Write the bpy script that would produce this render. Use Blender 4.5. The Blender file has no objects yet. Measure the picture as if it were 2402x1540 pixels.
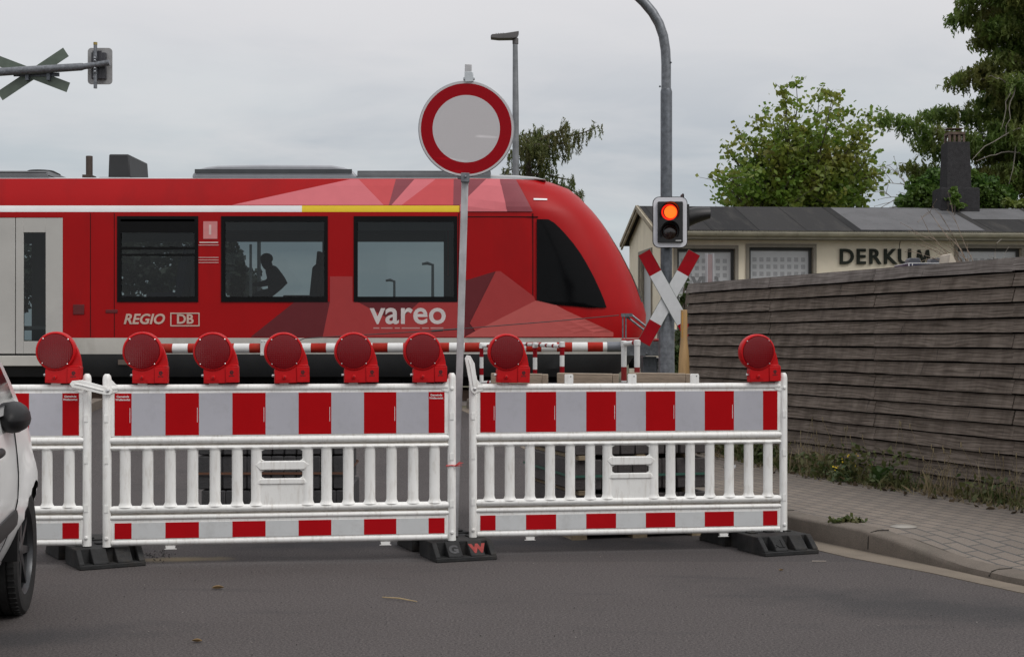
import bpy, bmesh, math, random
import numpy as np
from mathutils import Vector, Matrix
random.seed(7); RNG = np.random.default_rng(11)
SC = bpy.context.scene
COL = SC.collection
F = 3440.0; CX = 1201.0; HY = 795.0; CAMZ = 1.31     # measured from the photograph at 2402 px width
def P(px, py, d): return Vector(((px-CX)/F*d, d, CAMZ+(HY-py)/F*d))
def PX(px, d): return (px-CX)/F*d
def PZ(py, d): return CAMZ+(HY-py)/F*d
def lerp(a, b, t): return a+(b-a)*t
def interp(x, tab):
    tab = sorted(tab)
    if x <= tab[0][0]: return tab[0][1]
    for (a, fa), (b, fb) in zip(tab, tab[1:]):
        if x <= b: return fa+(fb-fa)*(x-a)/(b-a)
    return tab[-1][1]
def sstep(t): t = max(0, min(1, t)); return t*t*(3-2*t)
def ground_z(y): return 0.37*sstep((y-13.0)/7.0)

# ------------------------------------------------------------------ materials
MATS = {}
def nodes_of(name):
    m = bpy.data.materials.new(name); m.use_nodes = True
    nt = m.node_tree; b = nt.nodes['Principled BSDF']
    return m, nt, b
def N(nt, t, **kw):
    n = nt.nodes.new(t)
    for k, v in kw.items():
        if k.startswith('i_'): n.inputs[k[2:].replace('_', ' ')].default_value = v
        else: setattr(n, k, v)
    return n
def c4(c): return (c[0], c[1], c[2], 1)
def mul(c, f): return tuple(min(1, x*f) for x in c)
def mixc(nt, fac, a, b):
    n = nt.nodes.new('ShaderNodeMix'); n.data_type = 'RGBA'
    for sock, v in ((n.inputs[0], fac), (n.inputs[6], a), (n.inputs[7], b)):
        if hasattr(v, 'is_output') and not isinstance(v, (int, float)): nt.links.new(v, sock)
        elif isinstance(v, (tuple, list)): sock.default_value = c4(v)
        else: sock.default_value = v
    return n.outputs[2]
def ramp(nt, fac, a, b, interp_='LINEAR'):
    r = nt.nodes.new('ShaderNodeMapRange'); r.inputs[1].default_value = a; r.inputs[2].default_value = b
    nt.links.new(fac, r.inputs[0]); return r.outputs[0]
def noise(nt, vec, scale, detail=4, rough=.55, dist=0):
    n = N(nt, 'ShaderNodeTexNoise'); n.inputs['Scale'].default_value = scale; n.inputs['Detail'].default_value = detail
    n.inputs['Roughness'].default_value = rough; n.inputs['Distortion'].default_value = dist
    nt.links.new(vec, n.inputs['Vector']); return n.outputs['Fac']
def coords(nt, kind='Object', scale=(1, 1, 1), rot=(0, 0, 0)):
    t = N(nt, 'ShaderNodeTexCoord'); mp = N(nt, 'ShaderNodeMapping')
    mp.inputs['Scale'].default_value = scale; mp.inputs['Rotation'].default_value = rot
    nt.links.new(t.outputs[kind], mp.inputs[0]); return mp.outputs[0]
def bump(nt, b, h, strength, dist=.01):
    bn = N(nt, 'ShaderNodeBump'); bn.inputs['Strength'].default_value = strength; bn.inputs['Distance'].default_value = dist
    nt.links.new(h, bn.inputs['Height']); nt.links.new(bn.outputs[0], b.inputs['Normal'])
def mat(name, col, rough=.6, metal=0, var=.12, scale=6, bmp=0, bscale=80, spec=.5, dirt=None, coat=0, fine=0, stretch=(1, 1, 1), specks=None):
    if name in MATS: return MATS[name]
    m, nt, b = nodes_of(name)
    v = coords(nt, scale=stretch)
    out = mixc(nt, ramp(nt, noise(nt, v, scale), .3, .7), mul(col, 1-var), mul(col, 1+var))
    if fine:
        out = mixc(nt, ramp(nt, noise(nt, v, 220, 2), .35, .65), mixc(nt, fine, out, (0, 0, 0)), mixc(nt, fine, out, mul(col, 1.9)))
    if specks:
        sc_, ss, sz = specks
        vv = N(nt, 'ShaderNodeTexVoronoi'); vv.inputs['Scale'].default_value = ss; nt.links.new(coords(nt, scale=(1, 1, .55), rot=(0, .6, 0)), vv.inputs['Vector'])
        wn_ = noise(nt, v, ss*2.2, 2); th = N(nt, 'ShaderNodeMath', operation='MULTIPLY_ADD'); nt.links.new(wn_, th.inputs[0]); th.inputs[1].default_value = .12; nt.links.new(vv.outputs['Distance'], th.inputs[2])
        out = mixc(nt, ramp(nt, th.outputs[0], sz+.07, sz+.05), out, sc_)
    if dirt:
        dc, amt, ds, dstr = dirt
        v2 = coords(nt, scale=dstr)
        f = ramp(nt, noise(nt, v2, ds, 6, .65), .5, .78)
        mm = N(nt, 'ShaderNodeMath', operation='MULTIPLY'); nt.links.new(f, mm.inputs[0]); mm.inputs[1].default_value = amt
        out = mixc(nt, mm.outputs[0], out, dc)
    nt.links.new(out, b.inputs['Base Color'])
    b.inputs['Roughness'].default_value = rough; b.inputs['Metallic'].default_value = metal
    b.inputs['Specular IOR Level'].default_value = spec
    b.inputs['Coat Weight'].default_value = coat; b.inputs['Coat Roughness'].default_value = .08
    if bmp: bump(nt, b, noise(nt, v, bscale, 4), bmp)
    MATS[name] = m; return m
def m_emit(name, col, strength):
    m, nt, b = nodes_of(name)
    b.inputs['Base Color'].default_value = c4(mul(col, .4)); b.inputs['Emission Color'].default_value = c4(col)
    b.inputs['Emission Strength'].default_value = strength; MATS[name] = m; return m
def m_leaf(name, ca, cb, cc, tr=.35, cl=.5):
    """leaf colours vary leaf by leaf and clump by clump"""
    m, nt, b = nodes_of(name)
    g = N(nt, 'ShaderNodeNewGeometry'); v = coords(nt)
    c1 = mixc(nt, g.outputs['Random Per Island'], ca, cb)
    c2 = mixc(nt, ramp(nt, noise(nt, v, cl, 3), .42, .68), c1, cc)
    nt.links.new(c2, b.inputs['Base Color']); b.inputs['Roughness'].default_value = .55
    t = N(nt, 'ShaderNodeBsdfTranslucent'); nt.links.new(c2, t.inputs[0])
    mx = N(nt, 'ShaderNodeMixShader'); mx.inputs[0].default_value = tr
    nt.links.new(b.outputs[0], mx.inputs[1]); nt.links.new(t.outputs[0], mx.inputs[2])
    nt.links.new(mx.outputs[0], nt.nodes['Material Output'].inputs[0]); MATS[name] = m; return m
def m_glass(name, tint, refl=1.45):
    m, nt, b = nodes_of(name)
    nt.nodes.remove(b)
    t = N(nt, 'ShaderNodeBsdfTransparent'); t.inputs[0].default_value = c4(tint)
    gl = N(nt, 'ShaderNodeBsdfGlossy'); gl.inputs['Roughness'].default_value = .01; gl.inputs[0].default_value = (1, 1, 1, 1)
    fr = N(nt, 'ShaderNodeFresnel'); fr.inputs[0].default_value = refl
    mx = N(nt, 'ShaderNodeMixShader'); nt.links.new(fr.outputs[0], mx.inputs[0])
    nt.links.new(t.outputs[0], mx.inputs[1]); nt.links.new(gl.outputs[0], mx.inputs[2])
    nt.links.new(mx.outputs[0], nt.nodes['Material Output'].inputs[0]); MATS[name] = m; return m

# ------------------------------------------------------------------ mesh builder
class MB:
    def __init__(s): s.v = []; s.f = []; s.m = []; s.uv = {}
    def add(s, vs, fs, mi=0, M=None):
        o = len(s.v)
        s.v += [tuple(M @ Vector(p)) if M is not None else tuple(p) for p in vs]
        for f in fs: s.f.append([o+i for i in f]); s.m.append(mi)
        return s
    def face(s, pts, mi=0, uv=None):
        if uv: s.uv[len(s.f)] = uv
        return s.add(pts, [list(range(len(pts)))], mi)
    def box(s, x0, x1, y0, y1, z0, z1, mi=0, M=None):
        v = [(x0, y0, z0), (x1, y0, z0), (x1, y1, z0), (x0, y1, z0), (x0, y0, z1), (x1, y0, z1), (x1, y1, z1), (x0, y1, z1)]
        return s.add(v, [(0, 3, 2, 1), (4, 5, 6, 7), (0, 1, 5, 4), (1, 2, 6, 5), (2, 3, 7, 6), (3, 0, 4, 7)], mi, M)
    def tube(s, pts, r, n=10, mi=0, caps=True, flat=1.0, M=None, closed=False):
        pts = [Vector(p) for p in pts]; k = len(pts)
        rs = r if isinstance(r, (list, tuple)) else [r]*k
        vs = []; prev = None
        for i, p in enumerate(pts):
            t = (pts[min(i+1, k-1)]-pts[max(i-1, 0)])
            if t.length < 1e-9: t = Vector((0, 0, 1))
            t.normalize()
            if prev is None:
                a = Vector((0, 1, 0)) if abs(t.y) < .9 else Vector((1, 0, 0))
                a = (a-t*a.dot(t)).normalized()
            else: a = (prev-t*prev.dot(t)).normalized()
            prev = a; b = t.cross(a)
            for j in range(n):
                th = 2*math.pi*j/n
                vs.append(p+a*(math.cos(th)*rs[i]*flat)+b*(math.sin(th)*rs[i]))
        fs = [(i*n+j, i*n+(j+1) % n, (i+1)*n+(j+1) % n, (i+1)*n+j) for i in range(k-1) for j in range(n)]
        if caps: fs += [tuple(range(n))[::-1], tuple((k-1)*n+j for j in range(n))]
        return s.add(vs, fs, mi, M)
    def lathe(s, prof, n=24, mi=0, M=None, caps=True):
        vs = []; k = len(prof)
        for r, z in prof:
            for j in range(n):
                th = 2*math.pi*j/n; vs.append((r*math.cos(th), r*math.sin(th), z))
        fs = [(i*n+j, i*n+(j+1) % n, (i+1)*n+(j+1) % n, (i+1)*n+j) for i in range(k-1) for j in range(n)]
        if caps: fs += [tuple(range(n))[::-1], tuple((k-1)*n+j for j in range(n))]
        return s.add(vs, fs, mi, M)
    def prism(s, poly, y0, y1, mi=0, M=None):
        """polygon in the x-z plane, extruded along y"""
        k = len(poly)
        vs = [(x, y0, z) for x, z in poly]+[(x, y1, z) for x, z in poly]
        fs = [tuple(range(k)), tuple(range(2*k-1, k-1, -1))]+[(i, (i+1) % k, k+(i+1) % k, k+i) for i in range(k)]
        return s.add(vs, fs, mi, M)
    def ball(s, c, r, n=12, mi=0, sc=(1, 1, 1), M=None):
        prof = [(max(1e-4, math.sin(math.pi*i/(n//2))), -math.cos(math.pi*i/(n//2))) for i in range(n//2+1)]
        T = Matrix.Translation(c) @ Matrix.Diagonal((r*sc[0], r*sc[1], r*sc[2], 1))
        return s.lathe(prof, n, mi, (M @ T) if M is not None else T)
    def grid(s, rows, mi=0, closed=False):
        """rows of points, all the same length"""
        n = len(rows[0]); vs = [p for r in rows for p in r]
        fs = [(i*n+j, i*n+j+1, (i+1)*n+j+1, (i+1)*n+j) for i in range(len(rows)-1) for j in range(n-1)]
        return s.add(vs, fs, mi)
    def text(s, txt, size, M, mi=0, extrude=.002, bold=0, shear=0, space=1.0, align='CENTER'):
        cu = bpy.data.curves.new('lettering', 'FONT'); cu.body = txt; cu.size = size; cu.extrude = extrude; cu.offset = bold
        cu.align_x = align; cu.align_y = 'CENTER'; cu.shear = shear; cu.space_character = space; cu.resolution_u = 4
        ob = bpy.data.objects.new('lettering', cu); COL.objects.link(ob)
        dg = bpy.context.evaluated_depsgraph_get(); me = bpy.data.meshes.new_from_object(ob.evaluated_get(dg))
        R = M @ Matrix.Rotation(math.pi/2, 4, 'X')
        s.add([v.co for v in me.vertices], [tuple(p.vertices) for p in me.polygons], mi, R)
        bpy.data.objects.remove(ob); bpy.data.curves.remove(cu); bpy.data.meshes.remove(me)
        return s
    def build(s, name, mats, parent=None, smooth=35, bevel=0, seg=2, recalc=True):
        me = bpy.data.meshes.new(name); me.from_pydata(s.v, [], s.f)
        mats = mats if isinstance(mats, (list, tuple)) else [mats]
        for m in mats: me.materials.append(m)
        me.polygons.foreach_set('material_index', s.m)
        if s.uv:
            ul = me.uv_layers.new(name='UVMap')
            for fi, uvs in s.uv.items():
                for li, uv in zip(me.polygons[fi].loop_indices, uvs): ul.data[li].uv = uv
        if recalc and not s.uv:
            bm = bmesh.new(); bm.from_mesh(me); bmesh.ops.recalc_face_normals(bm, faces=bm.faces); bm.to_mesh(me); bm.free()
        if smooth:
            me.shade_smooth(); me.set_sharp_from_angle(angle=math.radians(smooth))
        me.update()
        o = bpy.data.objects.new(name, me); COL.objects.link(o)
        if parent: o.parent = parent
        if bevel:
            bv = o.modifiers.new('edge', 'BEVEL'); bv.width = bevel; bv.segments = seg; bv.limit_method = 'ANGLE'; bv.angle_limit = math.radians(40)
            bv.harden_normals = False
        return o
def thing(name, label, cat, loc=(0, 0, 0), rz=0, group=None):
    o = bpy.data.objects.new(name, None); COL.objects.link(o); o.empty_display_size = .2
    o.location = loc; o.rotation_euler = (0, 0, rz); o['label'] = label; o['category'] = cat
    if group: o['group'] = group
    return o
def tag(o, label, cat, group=None):
    o['label'] = label; o['category'] = cat
    if group: o['group'] = group
    return o
def struct(o, kind='structure'): o['kind'] = kind; return o
def dup(o, loc=None, rz=None, label=None, group=None, parent=None):
    c = o.copy(); COL.objects.link(c)
    if parent is not None: c.parent = parent
    if loc is not None: c.location = loc
    if rz is not None: c.rotation_euler = (0, 0, rz)
    if label: c['label'] = label
    if group: c['group'] = group
    for ch in list(o.children): dup(ch, parent=c)
    return c
T = Matrix.Translation
def RX(a): return Matrix.Rotation(a, 4, 'X')
def RY(a): return Matrix.Rotation(a, 4, 'Y')
def RZ(a): return Matrix.Rotation(a, 4, 'Z')

# ------------------------------------------------------------------ camera, sky, sun
cam = bpy.data.cameras.new('camera'); co = bpy.data.objects.new('camera', cam); COL.objects.link(co)
co.location = (0, 0, CAMZ); co.rotation_euler = (math.pi/2, 0, 0)
cam.sensor_width = 36; cam.lens = 36*F/2402; cam.shift_y = 25/2402; cam.clip_end = 3000; cam.clip_start = .05
SC.camera = co
SUN_EL, SUN_AZ = math.radians(50), math.radians(132)      # azimuth clockwise from +y: behind the camera, to the right
w = bpy.data.worlds.new('World'); SC.world = w; w.use_nodes = True
nt = w.node_tree; bg = nt.nodes['Background']
sky = N(nt, 'ShaderNodeTexSky'); sky.sky_type = 'NISHITA'; sky.sun_disc = False
sky.sun_elevation = SUN_EL; sky.sun_rotation = SUN_AZ; sky.dust_density = 3
tc = N(nt, 'ShaderNodeTexCoord'); sx = N(nt, 'ShaderNodeSeparateXYZ'); nt.links.new(tc.outputs['Generated'], sx.inputs[0])
mp = N(nt, 'ShaderNodeMapping'); mp.inputs['Scale'].default_value = (2.2, 2.2, 9); mp.inputs['Location'].default_value = (.9, .3, .25)
nt.links.new(tc.outputs['Generated'], mp.inputs[0])
cl = noise(nt, mp.outputs[0], 1.0, 5, .5, .6)
mp2 = N(nt, 'ShaderNodeMapping'); mp2.inputs['Scale'].default_value = (6, 6, 22); nt.links.new(tc.outputs['Generated'], mp2.inputs[0])
cl2 = noise(nt, mp2.outputs[0], 1.0, 5, .55, .4)
SKY_LO, SKY_HI, SKY_ZEN = 5.2, 7.4, 12.5
c1 = mixc(nt, ramp(nt, cl, .40, .62), (4.35, 4.85, 5.35), (5.95, 6.45, 6.7))
fm = N(nt, 'ShaderNodeMath', operation='MULTIPLY'); nt.links.new(ramp(nt, cl2, .4, .7), fm.inputs[0]); fm.inputs[1].default_value = .75
c1b = mixc(nt, fm.outputs[0], c1, (7.0, 7.0, 7.1))
top = mixc(nt, ramp(nt, sx.outputs[2], .11, .24), c1b, (7.8, 7.65, 7.8))
zen = mixc(nt, ramp(nt, sx.outputs[2], .27, .9), top, (11.2, 11.2, 11.4))
fin = mixc(nt, .93, sky.outputs[0], zen)
nt.links.new(fin, bg.inputs[0]); bg.inputs[1].default_value = .1
sl = bpy.data.lights.new('sun', 'SUN'); so = bpy.data.objects.new('sun', sl); COL.objects.link(so)
sl.energy = 1.5; sl.angle = math.radians(28); sl.color = (1, .97, .93)
sd = Vector((math.sin(SUN_AZ)*math.cos(SUN_EL), math.cos(SUN_AZ)*math.cos(SUN_EL), math.sin(SUN_EL)))
so.rotation_euler = (-sd).to_track_quat('-Z', 'Y').to_euler(); so.location = sd*40
SC.view_settings.view_transform = 'Standard'; SC.view_settings.look = 'None'; SC.view_settings.exposure = 0; SC.view_settings.gamma = 1

# common materials
def plastic_white():
    return mat('white_plastic', (.78, .78, .76), .42, var=.04, scale=5, dirt=((.36, .31, .25), .5, 5, (9, 9, 1.6)), specks=((.2, .18, .16), 7, .02), bmp=.05, bscale=90)
WHITE = plastic_white()
GALV = mat('galvanised_steel', (.16, .17, .185), .42, .55, var=.3, scale=22, bmp=.06, bscale=60, dirt=((.08, .08, .085), .4, 9, (1, 1, .4)))
GALV_D = mat('dark_galvanised_steel', (.10, .11, .125), .45, .45, var=.3, scale=18, bmp=.08, bscale=60)
BLACK = mat('black_plastic', (.010, .010, .011), .5, var=.2, spec=.25)
RUBBER = mat('recycled_rubber', (.023, .0235, .024), .75, spec=.25, var=.35, scale=14, bmp=.4, bscale=110, dirt=((.10, .08, .06), .35, 6, (1, 1, 1)))
STEEL = mat('bright_steel', (.55, .55, .55), .3, .9, var=.1)
# ================================================================== ground, road, kerb, pavement
def m_asphalt():
    m, nt, b = nodes_of('asphalt'); v = coords(nt)
    big = ramp(nt, noise(nt, v, .55, 5, .6, .8), .32, .7)
    c = mixc(nt, big, (.044, .039, .0395), (.063, .056, .0565))
    f2 = noise(nt, v, 85, 4, .85); c = mixc(nt, ramp(nt, f2, .36, .68), mixc(nt, .55, c, (.010, .010, .011)), mixc(nt, .22, c, (.5, .45, .43)))
    vo = N(nt, 'ShaderNodeTexVoronoi'); vo.inputs['Scale'].default_value = 75; nt.links.new(v, vo.inputs['Vector'])
    c = mixc(nt, ramp(nt, vo.outputs['Distance'], .10, .05), c, (.26, .23, .21))
    sy = N(nt, 'ShaderNodeSeparateXYZ'); nt.links.new(v, sy.inputs[0]); wob = N(nt, 'ShaderNodeMath', operation='MULTIPLY_ADD'); nt.links.new(noise(nt, v, 1.5, 3), wob.inputs[0]); wob.inputs[1].default_value = .10; nt.links.new(sy.outputs[1], wob.inputs[2])
    bay = ramp(nt, wob.outputs[0], 8.66, 8.70); c = mixc(nt, bay, c, mixc(nt, .16, c, (.018, .022, .026)))
    j1 = N(nt, 'ShaderNodeMath', operation='COMPARE'); nt.links.new(wob.outputs[0], j1.inputs[0]); j1.inputs[1].default_value = 8.66; j1.inputs[2].default_value = .012; jm = N(nt, 'ShaderNodeMath', operation='MULTIPLY'); nt.links.new(j1.outputs[0], jm.inputs[0]); jm.inputs[1].default_value = .35; c = mixc(nt, jm.outputs[0], c, (.10, .09, .085))
    st = ramp(nt, noise(nt, coords(nt, scale=(.6, 2.2, 1), rot=(0, 0, .5)), 1.1, 4, .6, .5), .60, .72)
    mm = N(nt, 'ShaderNodeMath', operation='MULTIPLY'); nt.links.new(st, mm.inputs[0]); mm.inputs[1].default_value = .35
    c = mixc(nt, mm.outputs[0], c, (.028, .031, .035))
    def blot(x, y, rx, ry, rot, col, amt):
        mp_ = N(nt, 'ShaderNodeMapping'); mp_.vector_type = 'TEXTURE'; mp_.inputs['Location'].default_value = (x, y, 0); mp_.inputs['Rotation'].default_value = (0, 0, rot); mp_.inputs['Scale'].default_value = (rx, ry, 1)
        nt.links.new(N(nt, 'ShaderNodeTexCoord').outputs['Object'], mp_.inputs[0]); ln = N(nt, 'ShaderNodeVectorMath', operation='LENGTH'); nt.links.new(mp_.outputs[0], ln.inputs[0])
        ad_ = N(nt, 'ShaderNodeMath', operation='MULTIPLY_ADD'); nt.links.new(noise(nt, v, 3.2, 5, .65), ad_.inputs[0]); ad_.inputs[1].default_value = 1.6; nt.links.new(ln.outputs['Value'], ad_.inputs[2])
        ml = N(nt, 'ShaderNodeMath', operation='MULTIPLY'); nt.links.new(ramp(nt, ad_.outputs[0], 1.75, 1.0), ml.inputs[0]); ml.inputs[1].default_value = amt
        return mixc(nt, ml.outputs[0], c, col)
    c = blot(2.15, 7.1, 1.6, .5, -.55, (.026, .030, .033), .45); c = blot(-2.0, 8.72, .42, .12, .1, (.24, .19, .11), .6); c = blot(-.6, 9.4, 2.6, .3, .05, (.028, .031, .036), .55); c = blot(-2.2, 6.4, .9, .3, .4, (.03, .033, .037), .5)
    nt.links.new(c, b.inputs['Base Color']); b.inputs['Roughness'].default_value = .85; b.inputs['Specular IOR Level'].default_value = .12
    bump(nt, b, noise(nt, v, 190, 3), .5, .006); return m
ASPHALT = m_asphalt()
PAVEROT = math.atan2(-.25, 1)
def m_paving():
    m, nt, b = nodes_of('block_paving'); v = coords(nt, rot=(0, 0, math.radians(-109.2)))
    dn = N(nt, 'ShaderNodeTexNoise'); dn.inputs['Scale'].default_value = 1.3; nt.links.new(v, dn.inputs['Vector'])
    ad = N(nt, 'ShaderNodeMixRGB'); ad.inputs[0].default_value = .025; ad.blend_type = 'ADD'
    nt.links.new(v, ad.inputs[1]); nt.links.new(dn.outputs['Color'], ad.inputs[2])
    br = N(nt, 'ShaderNodeTexBrick'); nt.links.new(ad.outputs[0], br.inputs['Vector'])
    br.inputs['Scale'].default_value = 1; br.inputs['Brick Width'].default_value = .205; br.inputs['Row Height'].default_value = .105
    br.inputs['Mortar Size'].default_value = .0085; br.inputs['Mortar Smooth'].default_value = .3; br.inputs['Bias'].default_value = .1
    br.inputs['Color1'].default_value = (.125, .094, .068, 1); br.inputs['Color2'].default_value = (.168, .130, .096, 1); br.inputs['Mortar'].default_value = (.018, .016, .013, 1)
    c = mixc(nt, ramp(nt, noise(nt, v, 2.1, 4), .35, .7), br.outputs['Color'], (.12, .105, .092))
    fm_ = N(nt, 'ShaderNodeMath', operation='MULTIPLY'); nt.links.new(ramp(nt, noise(nt, v, 1.2, 5), .4, .72), fm_.inputs[0]); fm_.inputs[1].default_value = .5
    c = mixc(nt, fm_.outputs[0], br.outputs['Color'], mixc(nt, .55, br.outputs['Color'], (.05, .045, .04)))
    c = mixc(nt, ramp(nt, noise(nt, v, 240, 2), .3, .7), mixc(nt, .25, c, (0, 0, 0)), mixc(nt, .1, c, (1, 1, 1)))
    nt.links.new(c, b.inputs['Base Color']); b.inputs['Roughness'].default_value = .85
    inv = N(nt, 'ShaderNodeMath', operation='SUBTRACT'); inv.inputs[0].default_value = 1; nt.links.new(br.outputs['Fac'], inv.inputs[1])
    bump(nt, b, inv.outputs[0], .5, .006); return m
PAVING = m_paving()
KERB = mat('kerb_concrete', (.132, .110, .090), .85, var=.18, scale=7, fine=.25, bmp=.25, bscale=120, dirt=((.07, .065, .05), .5, 3.2, (1, 1, 1)))
GUTTER = mat('gutter_concrete', (.165, .136, .104), .85, var=.2, scale=5, fine=.22, bmp=.2, bscale=120, dirt=((.08, .07, .06), .5, 2.5, (1, 1, 1)))
SOIL = mat('soil_and_turf', (.085, .08, .045), .95, var=.4, scale=3, fine=.3, bmp=.6, bscale=40)
BALLAST = mat('track_ballast', (.12, .105, .095), .95, var=.5, scale=30, fine=.3, bmp=1, bscale=22)

# edge polylines (x at a given y): asphalt edge, kerb foot, both measured on the photograph
ROAD_R = [(-6, 16.0), (0, 8.2), (4, 4.9), (6, 3.62), (7.55, 2.635), (8.19, 2.36), (8.62, 2.12), (8.96, 1.93), (12.5, .98), (16.27, .0), (18.0, -.36), (20, -.78), (60, -9.8)]
ROAD_L = [(-6, -16.0), (0, -12), (6, -8.2), (9, -6.6), (12, -5.5), (16, -5.1), (20, -5.6), (60, -14.6)]
KERB_F = [(0, 8.5), (4, 5.12), (6, 3.78), (7.72, 2.72), (8.3, 2.50), (8.84, 2.27), (9.73, 1.87), (12.5, 1.17), (16.3, .22), (19.2, -.42), (20.5, -.75)]
FENCE0 = Vector((1.906, 15.65, 0)); FENCE1 = Vector((3.684, 10.55, 0)); FDIR = (FENCE1-FENCE0).normalized(); FNRM = Vector((-FDIR.y, FDIR.x, 0))
if FNRM.y > 0: FNRM = -FNRM                                            # towards the street
def kerb_h(y): return lerp(.05, .135, sstep((y-8.15)/1.0))            # dropped kerb in the near part
def pav_z(y): return .13+ground_z(y)*.9
def strip(a, b, ys, zf, nx=4):
    rows = []
    for y in ys:
        xa, xb = interp(y, a), interp(y, b)
        rows.append([(lerp(xa, xb, j/nx), y, zf(lerp(xa, xb, j/nx), y, j/nx)) for j in range(nx+1)])
    return rows
ys = [-6+.5*i for i in range(90)]+[45, 60]
g = MB()
gy = [-40, -10, 0, 6, 10, 13, 14, 15, 16, 17, 18, 19, 20, 22, 30, 60, 150, 600, 1800]
g.grid([[(x, y, ground_z(y)-.03) for x in (-1500, -300, -60, -20, -8, 0, 8, 20, 60, 300, 1500)] for y in gy])
struct(g.build('ground', SOIL))
g = MB().grid(strip(ROAD_L, [(a, b+.09) for a, b in ROAD_R], ys, lambda x, y, t: ground_z(y), 8)); struct(g.build('road', ASPHALT))
g = MB(); ks = [0, 1.5, 3, 4, 5, 6, 6.5, 7, 7.3, 7.6, 7.9, 8.2, 8.5, 8.8, 9.1, 9.4, 9.73]+[10+.5*i for i in range(21)]
g.grid([[(r[0][0], r[0][1], r[0][2]-.02)]+r for r in strip(ROAD_R, KERB_F, ks, lambda x, y, t: ground_z(y)+.004, 2)]); struct(g.build('gutter_paving', GUTTER))
# kerb: rounded profile swept along the kerb foot
kl = []
for y in ks:
    e = .01; x = interp(y, KERB_F); tx = interp(y+e, KERB_F)-interp(y-e, KERB_F); nrm = Vector((2*e, -tx, 0)).normalized()
    h = kerb_h(y); r = lerp(.045, .02, sstep((y-8)/1.2)); z0 = ground_z(y)
    prof = [(0, -.05), (.004, h-r), (.012, h-.35*r), (.03+r*.4, h), (.135, h+.004), (.137, h-.10)]
    kl.append([(x+nrm.x*a, y+nrm.y*a, z0+z) for a, z in prof])
struct(MB().grid(kl).build('kerb', KERB, smooth=50))
gj = MB()
for y in (8.02, 9.02, 10.02, 11.02, 12.02, 13.02):                     # joints between kerb stones
    x = interp(y, KERB_F); h = kerb_h(y)
    gj.tube([(x-.001, y, .02), (x+.0035, y, h-.035), (x+.02, y+.003, h-.008), (x+.06, y+.008, h+.003), (x+.135, y+.02, h+.005)], .0035, 6)
struct(gj.build('kerb_joint', mat('joint_dirt', (.025, .022, .018), .95)))
def pav_rows():
    rows = []
    for y in ks:
        x0 = interp(y, KERB_F)+.134; h0 = kerb_h(y)+ground_z(y)
        t = (y-FENCE0.y)/FDIR.y; xf = FENCE0.x+FDIR.x*t+.25; xf = max(xf, x0+1.2)
        rows.append([(lerp(x0, xf, u), y, lerp(h0, max(h0, .13+ground_z(y)), sstep(u*2.2))) for u in [0, .06, .12, .2, .3, .45, .7, 1]])
    return rows
struct(MB().grid(pav_rows()).build('pavement', PAVING))
g = MB(); g.grid([[(x, y, ground_z(y)+.12) for x in (0, 12, 40)] for y in (2, 6, 10, 13, 15, 17, 19, 21.5)])
for i, p in enumerate(g.v):                                            # yard behind the fence
    if p[0] == 0:
        t = (p[1]-FENCE0.y)/FDIR.y; g.v[i] = (FENCE0.x+FDIR.x*t+.1, p[1], p[2])
struct(g.build('yard', SOIL))
# left verge with a low kerb at the crossing
g = MB(); rows = []
for y in [14+.5*i for i in range(14)]:
    x = interp(y, ROAD_L)
    rows.append([(x, y, ground_z(y)-.02), (x-.01, y, ground_z(y)+.11), (x-.14, y, ground_z(y)+.115), (x-.15, y, ground_z(y))])
struct(g.grid(rows).build('kerb_stones_of_left_verge', KERB))
cp = MB(); cp.box(-7.6, -4.75, 20.35, 21.1, .3, .435, 0); struct(cp.build('crossing_slab', mat('pale_concrete', (.26, .245, .22), .85, var=.15, fine=.2, bmp=.2), bevel=.015))
g = MB().grid([[(x, y, .345) for x in (-60, -20, 0, 20, 60)] for y in (21.3, 22.5, 24, 26)]); struct(g.build('track_bed', BALLAST))
RUST = mat('rail_steel', (.12, .08, .06), .5, .6, var=.3, scale=9)
for yy, lb in ((23.13, 'steel rail nearer to the barriers, under the red train'), (24.565, 'steel rail on the far side under the red train')):
    r = MB(); r.box(-30, 30, yy-.035, yy+.035, .47, .505); r.box(-30, 30, yy-.009, yy+.009, .37, .47); r.box(-30, 30, yy-.07, yy+.07, .346, .37)
    tag(r.build('rail', RUST), lb, 'rail')

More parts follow.
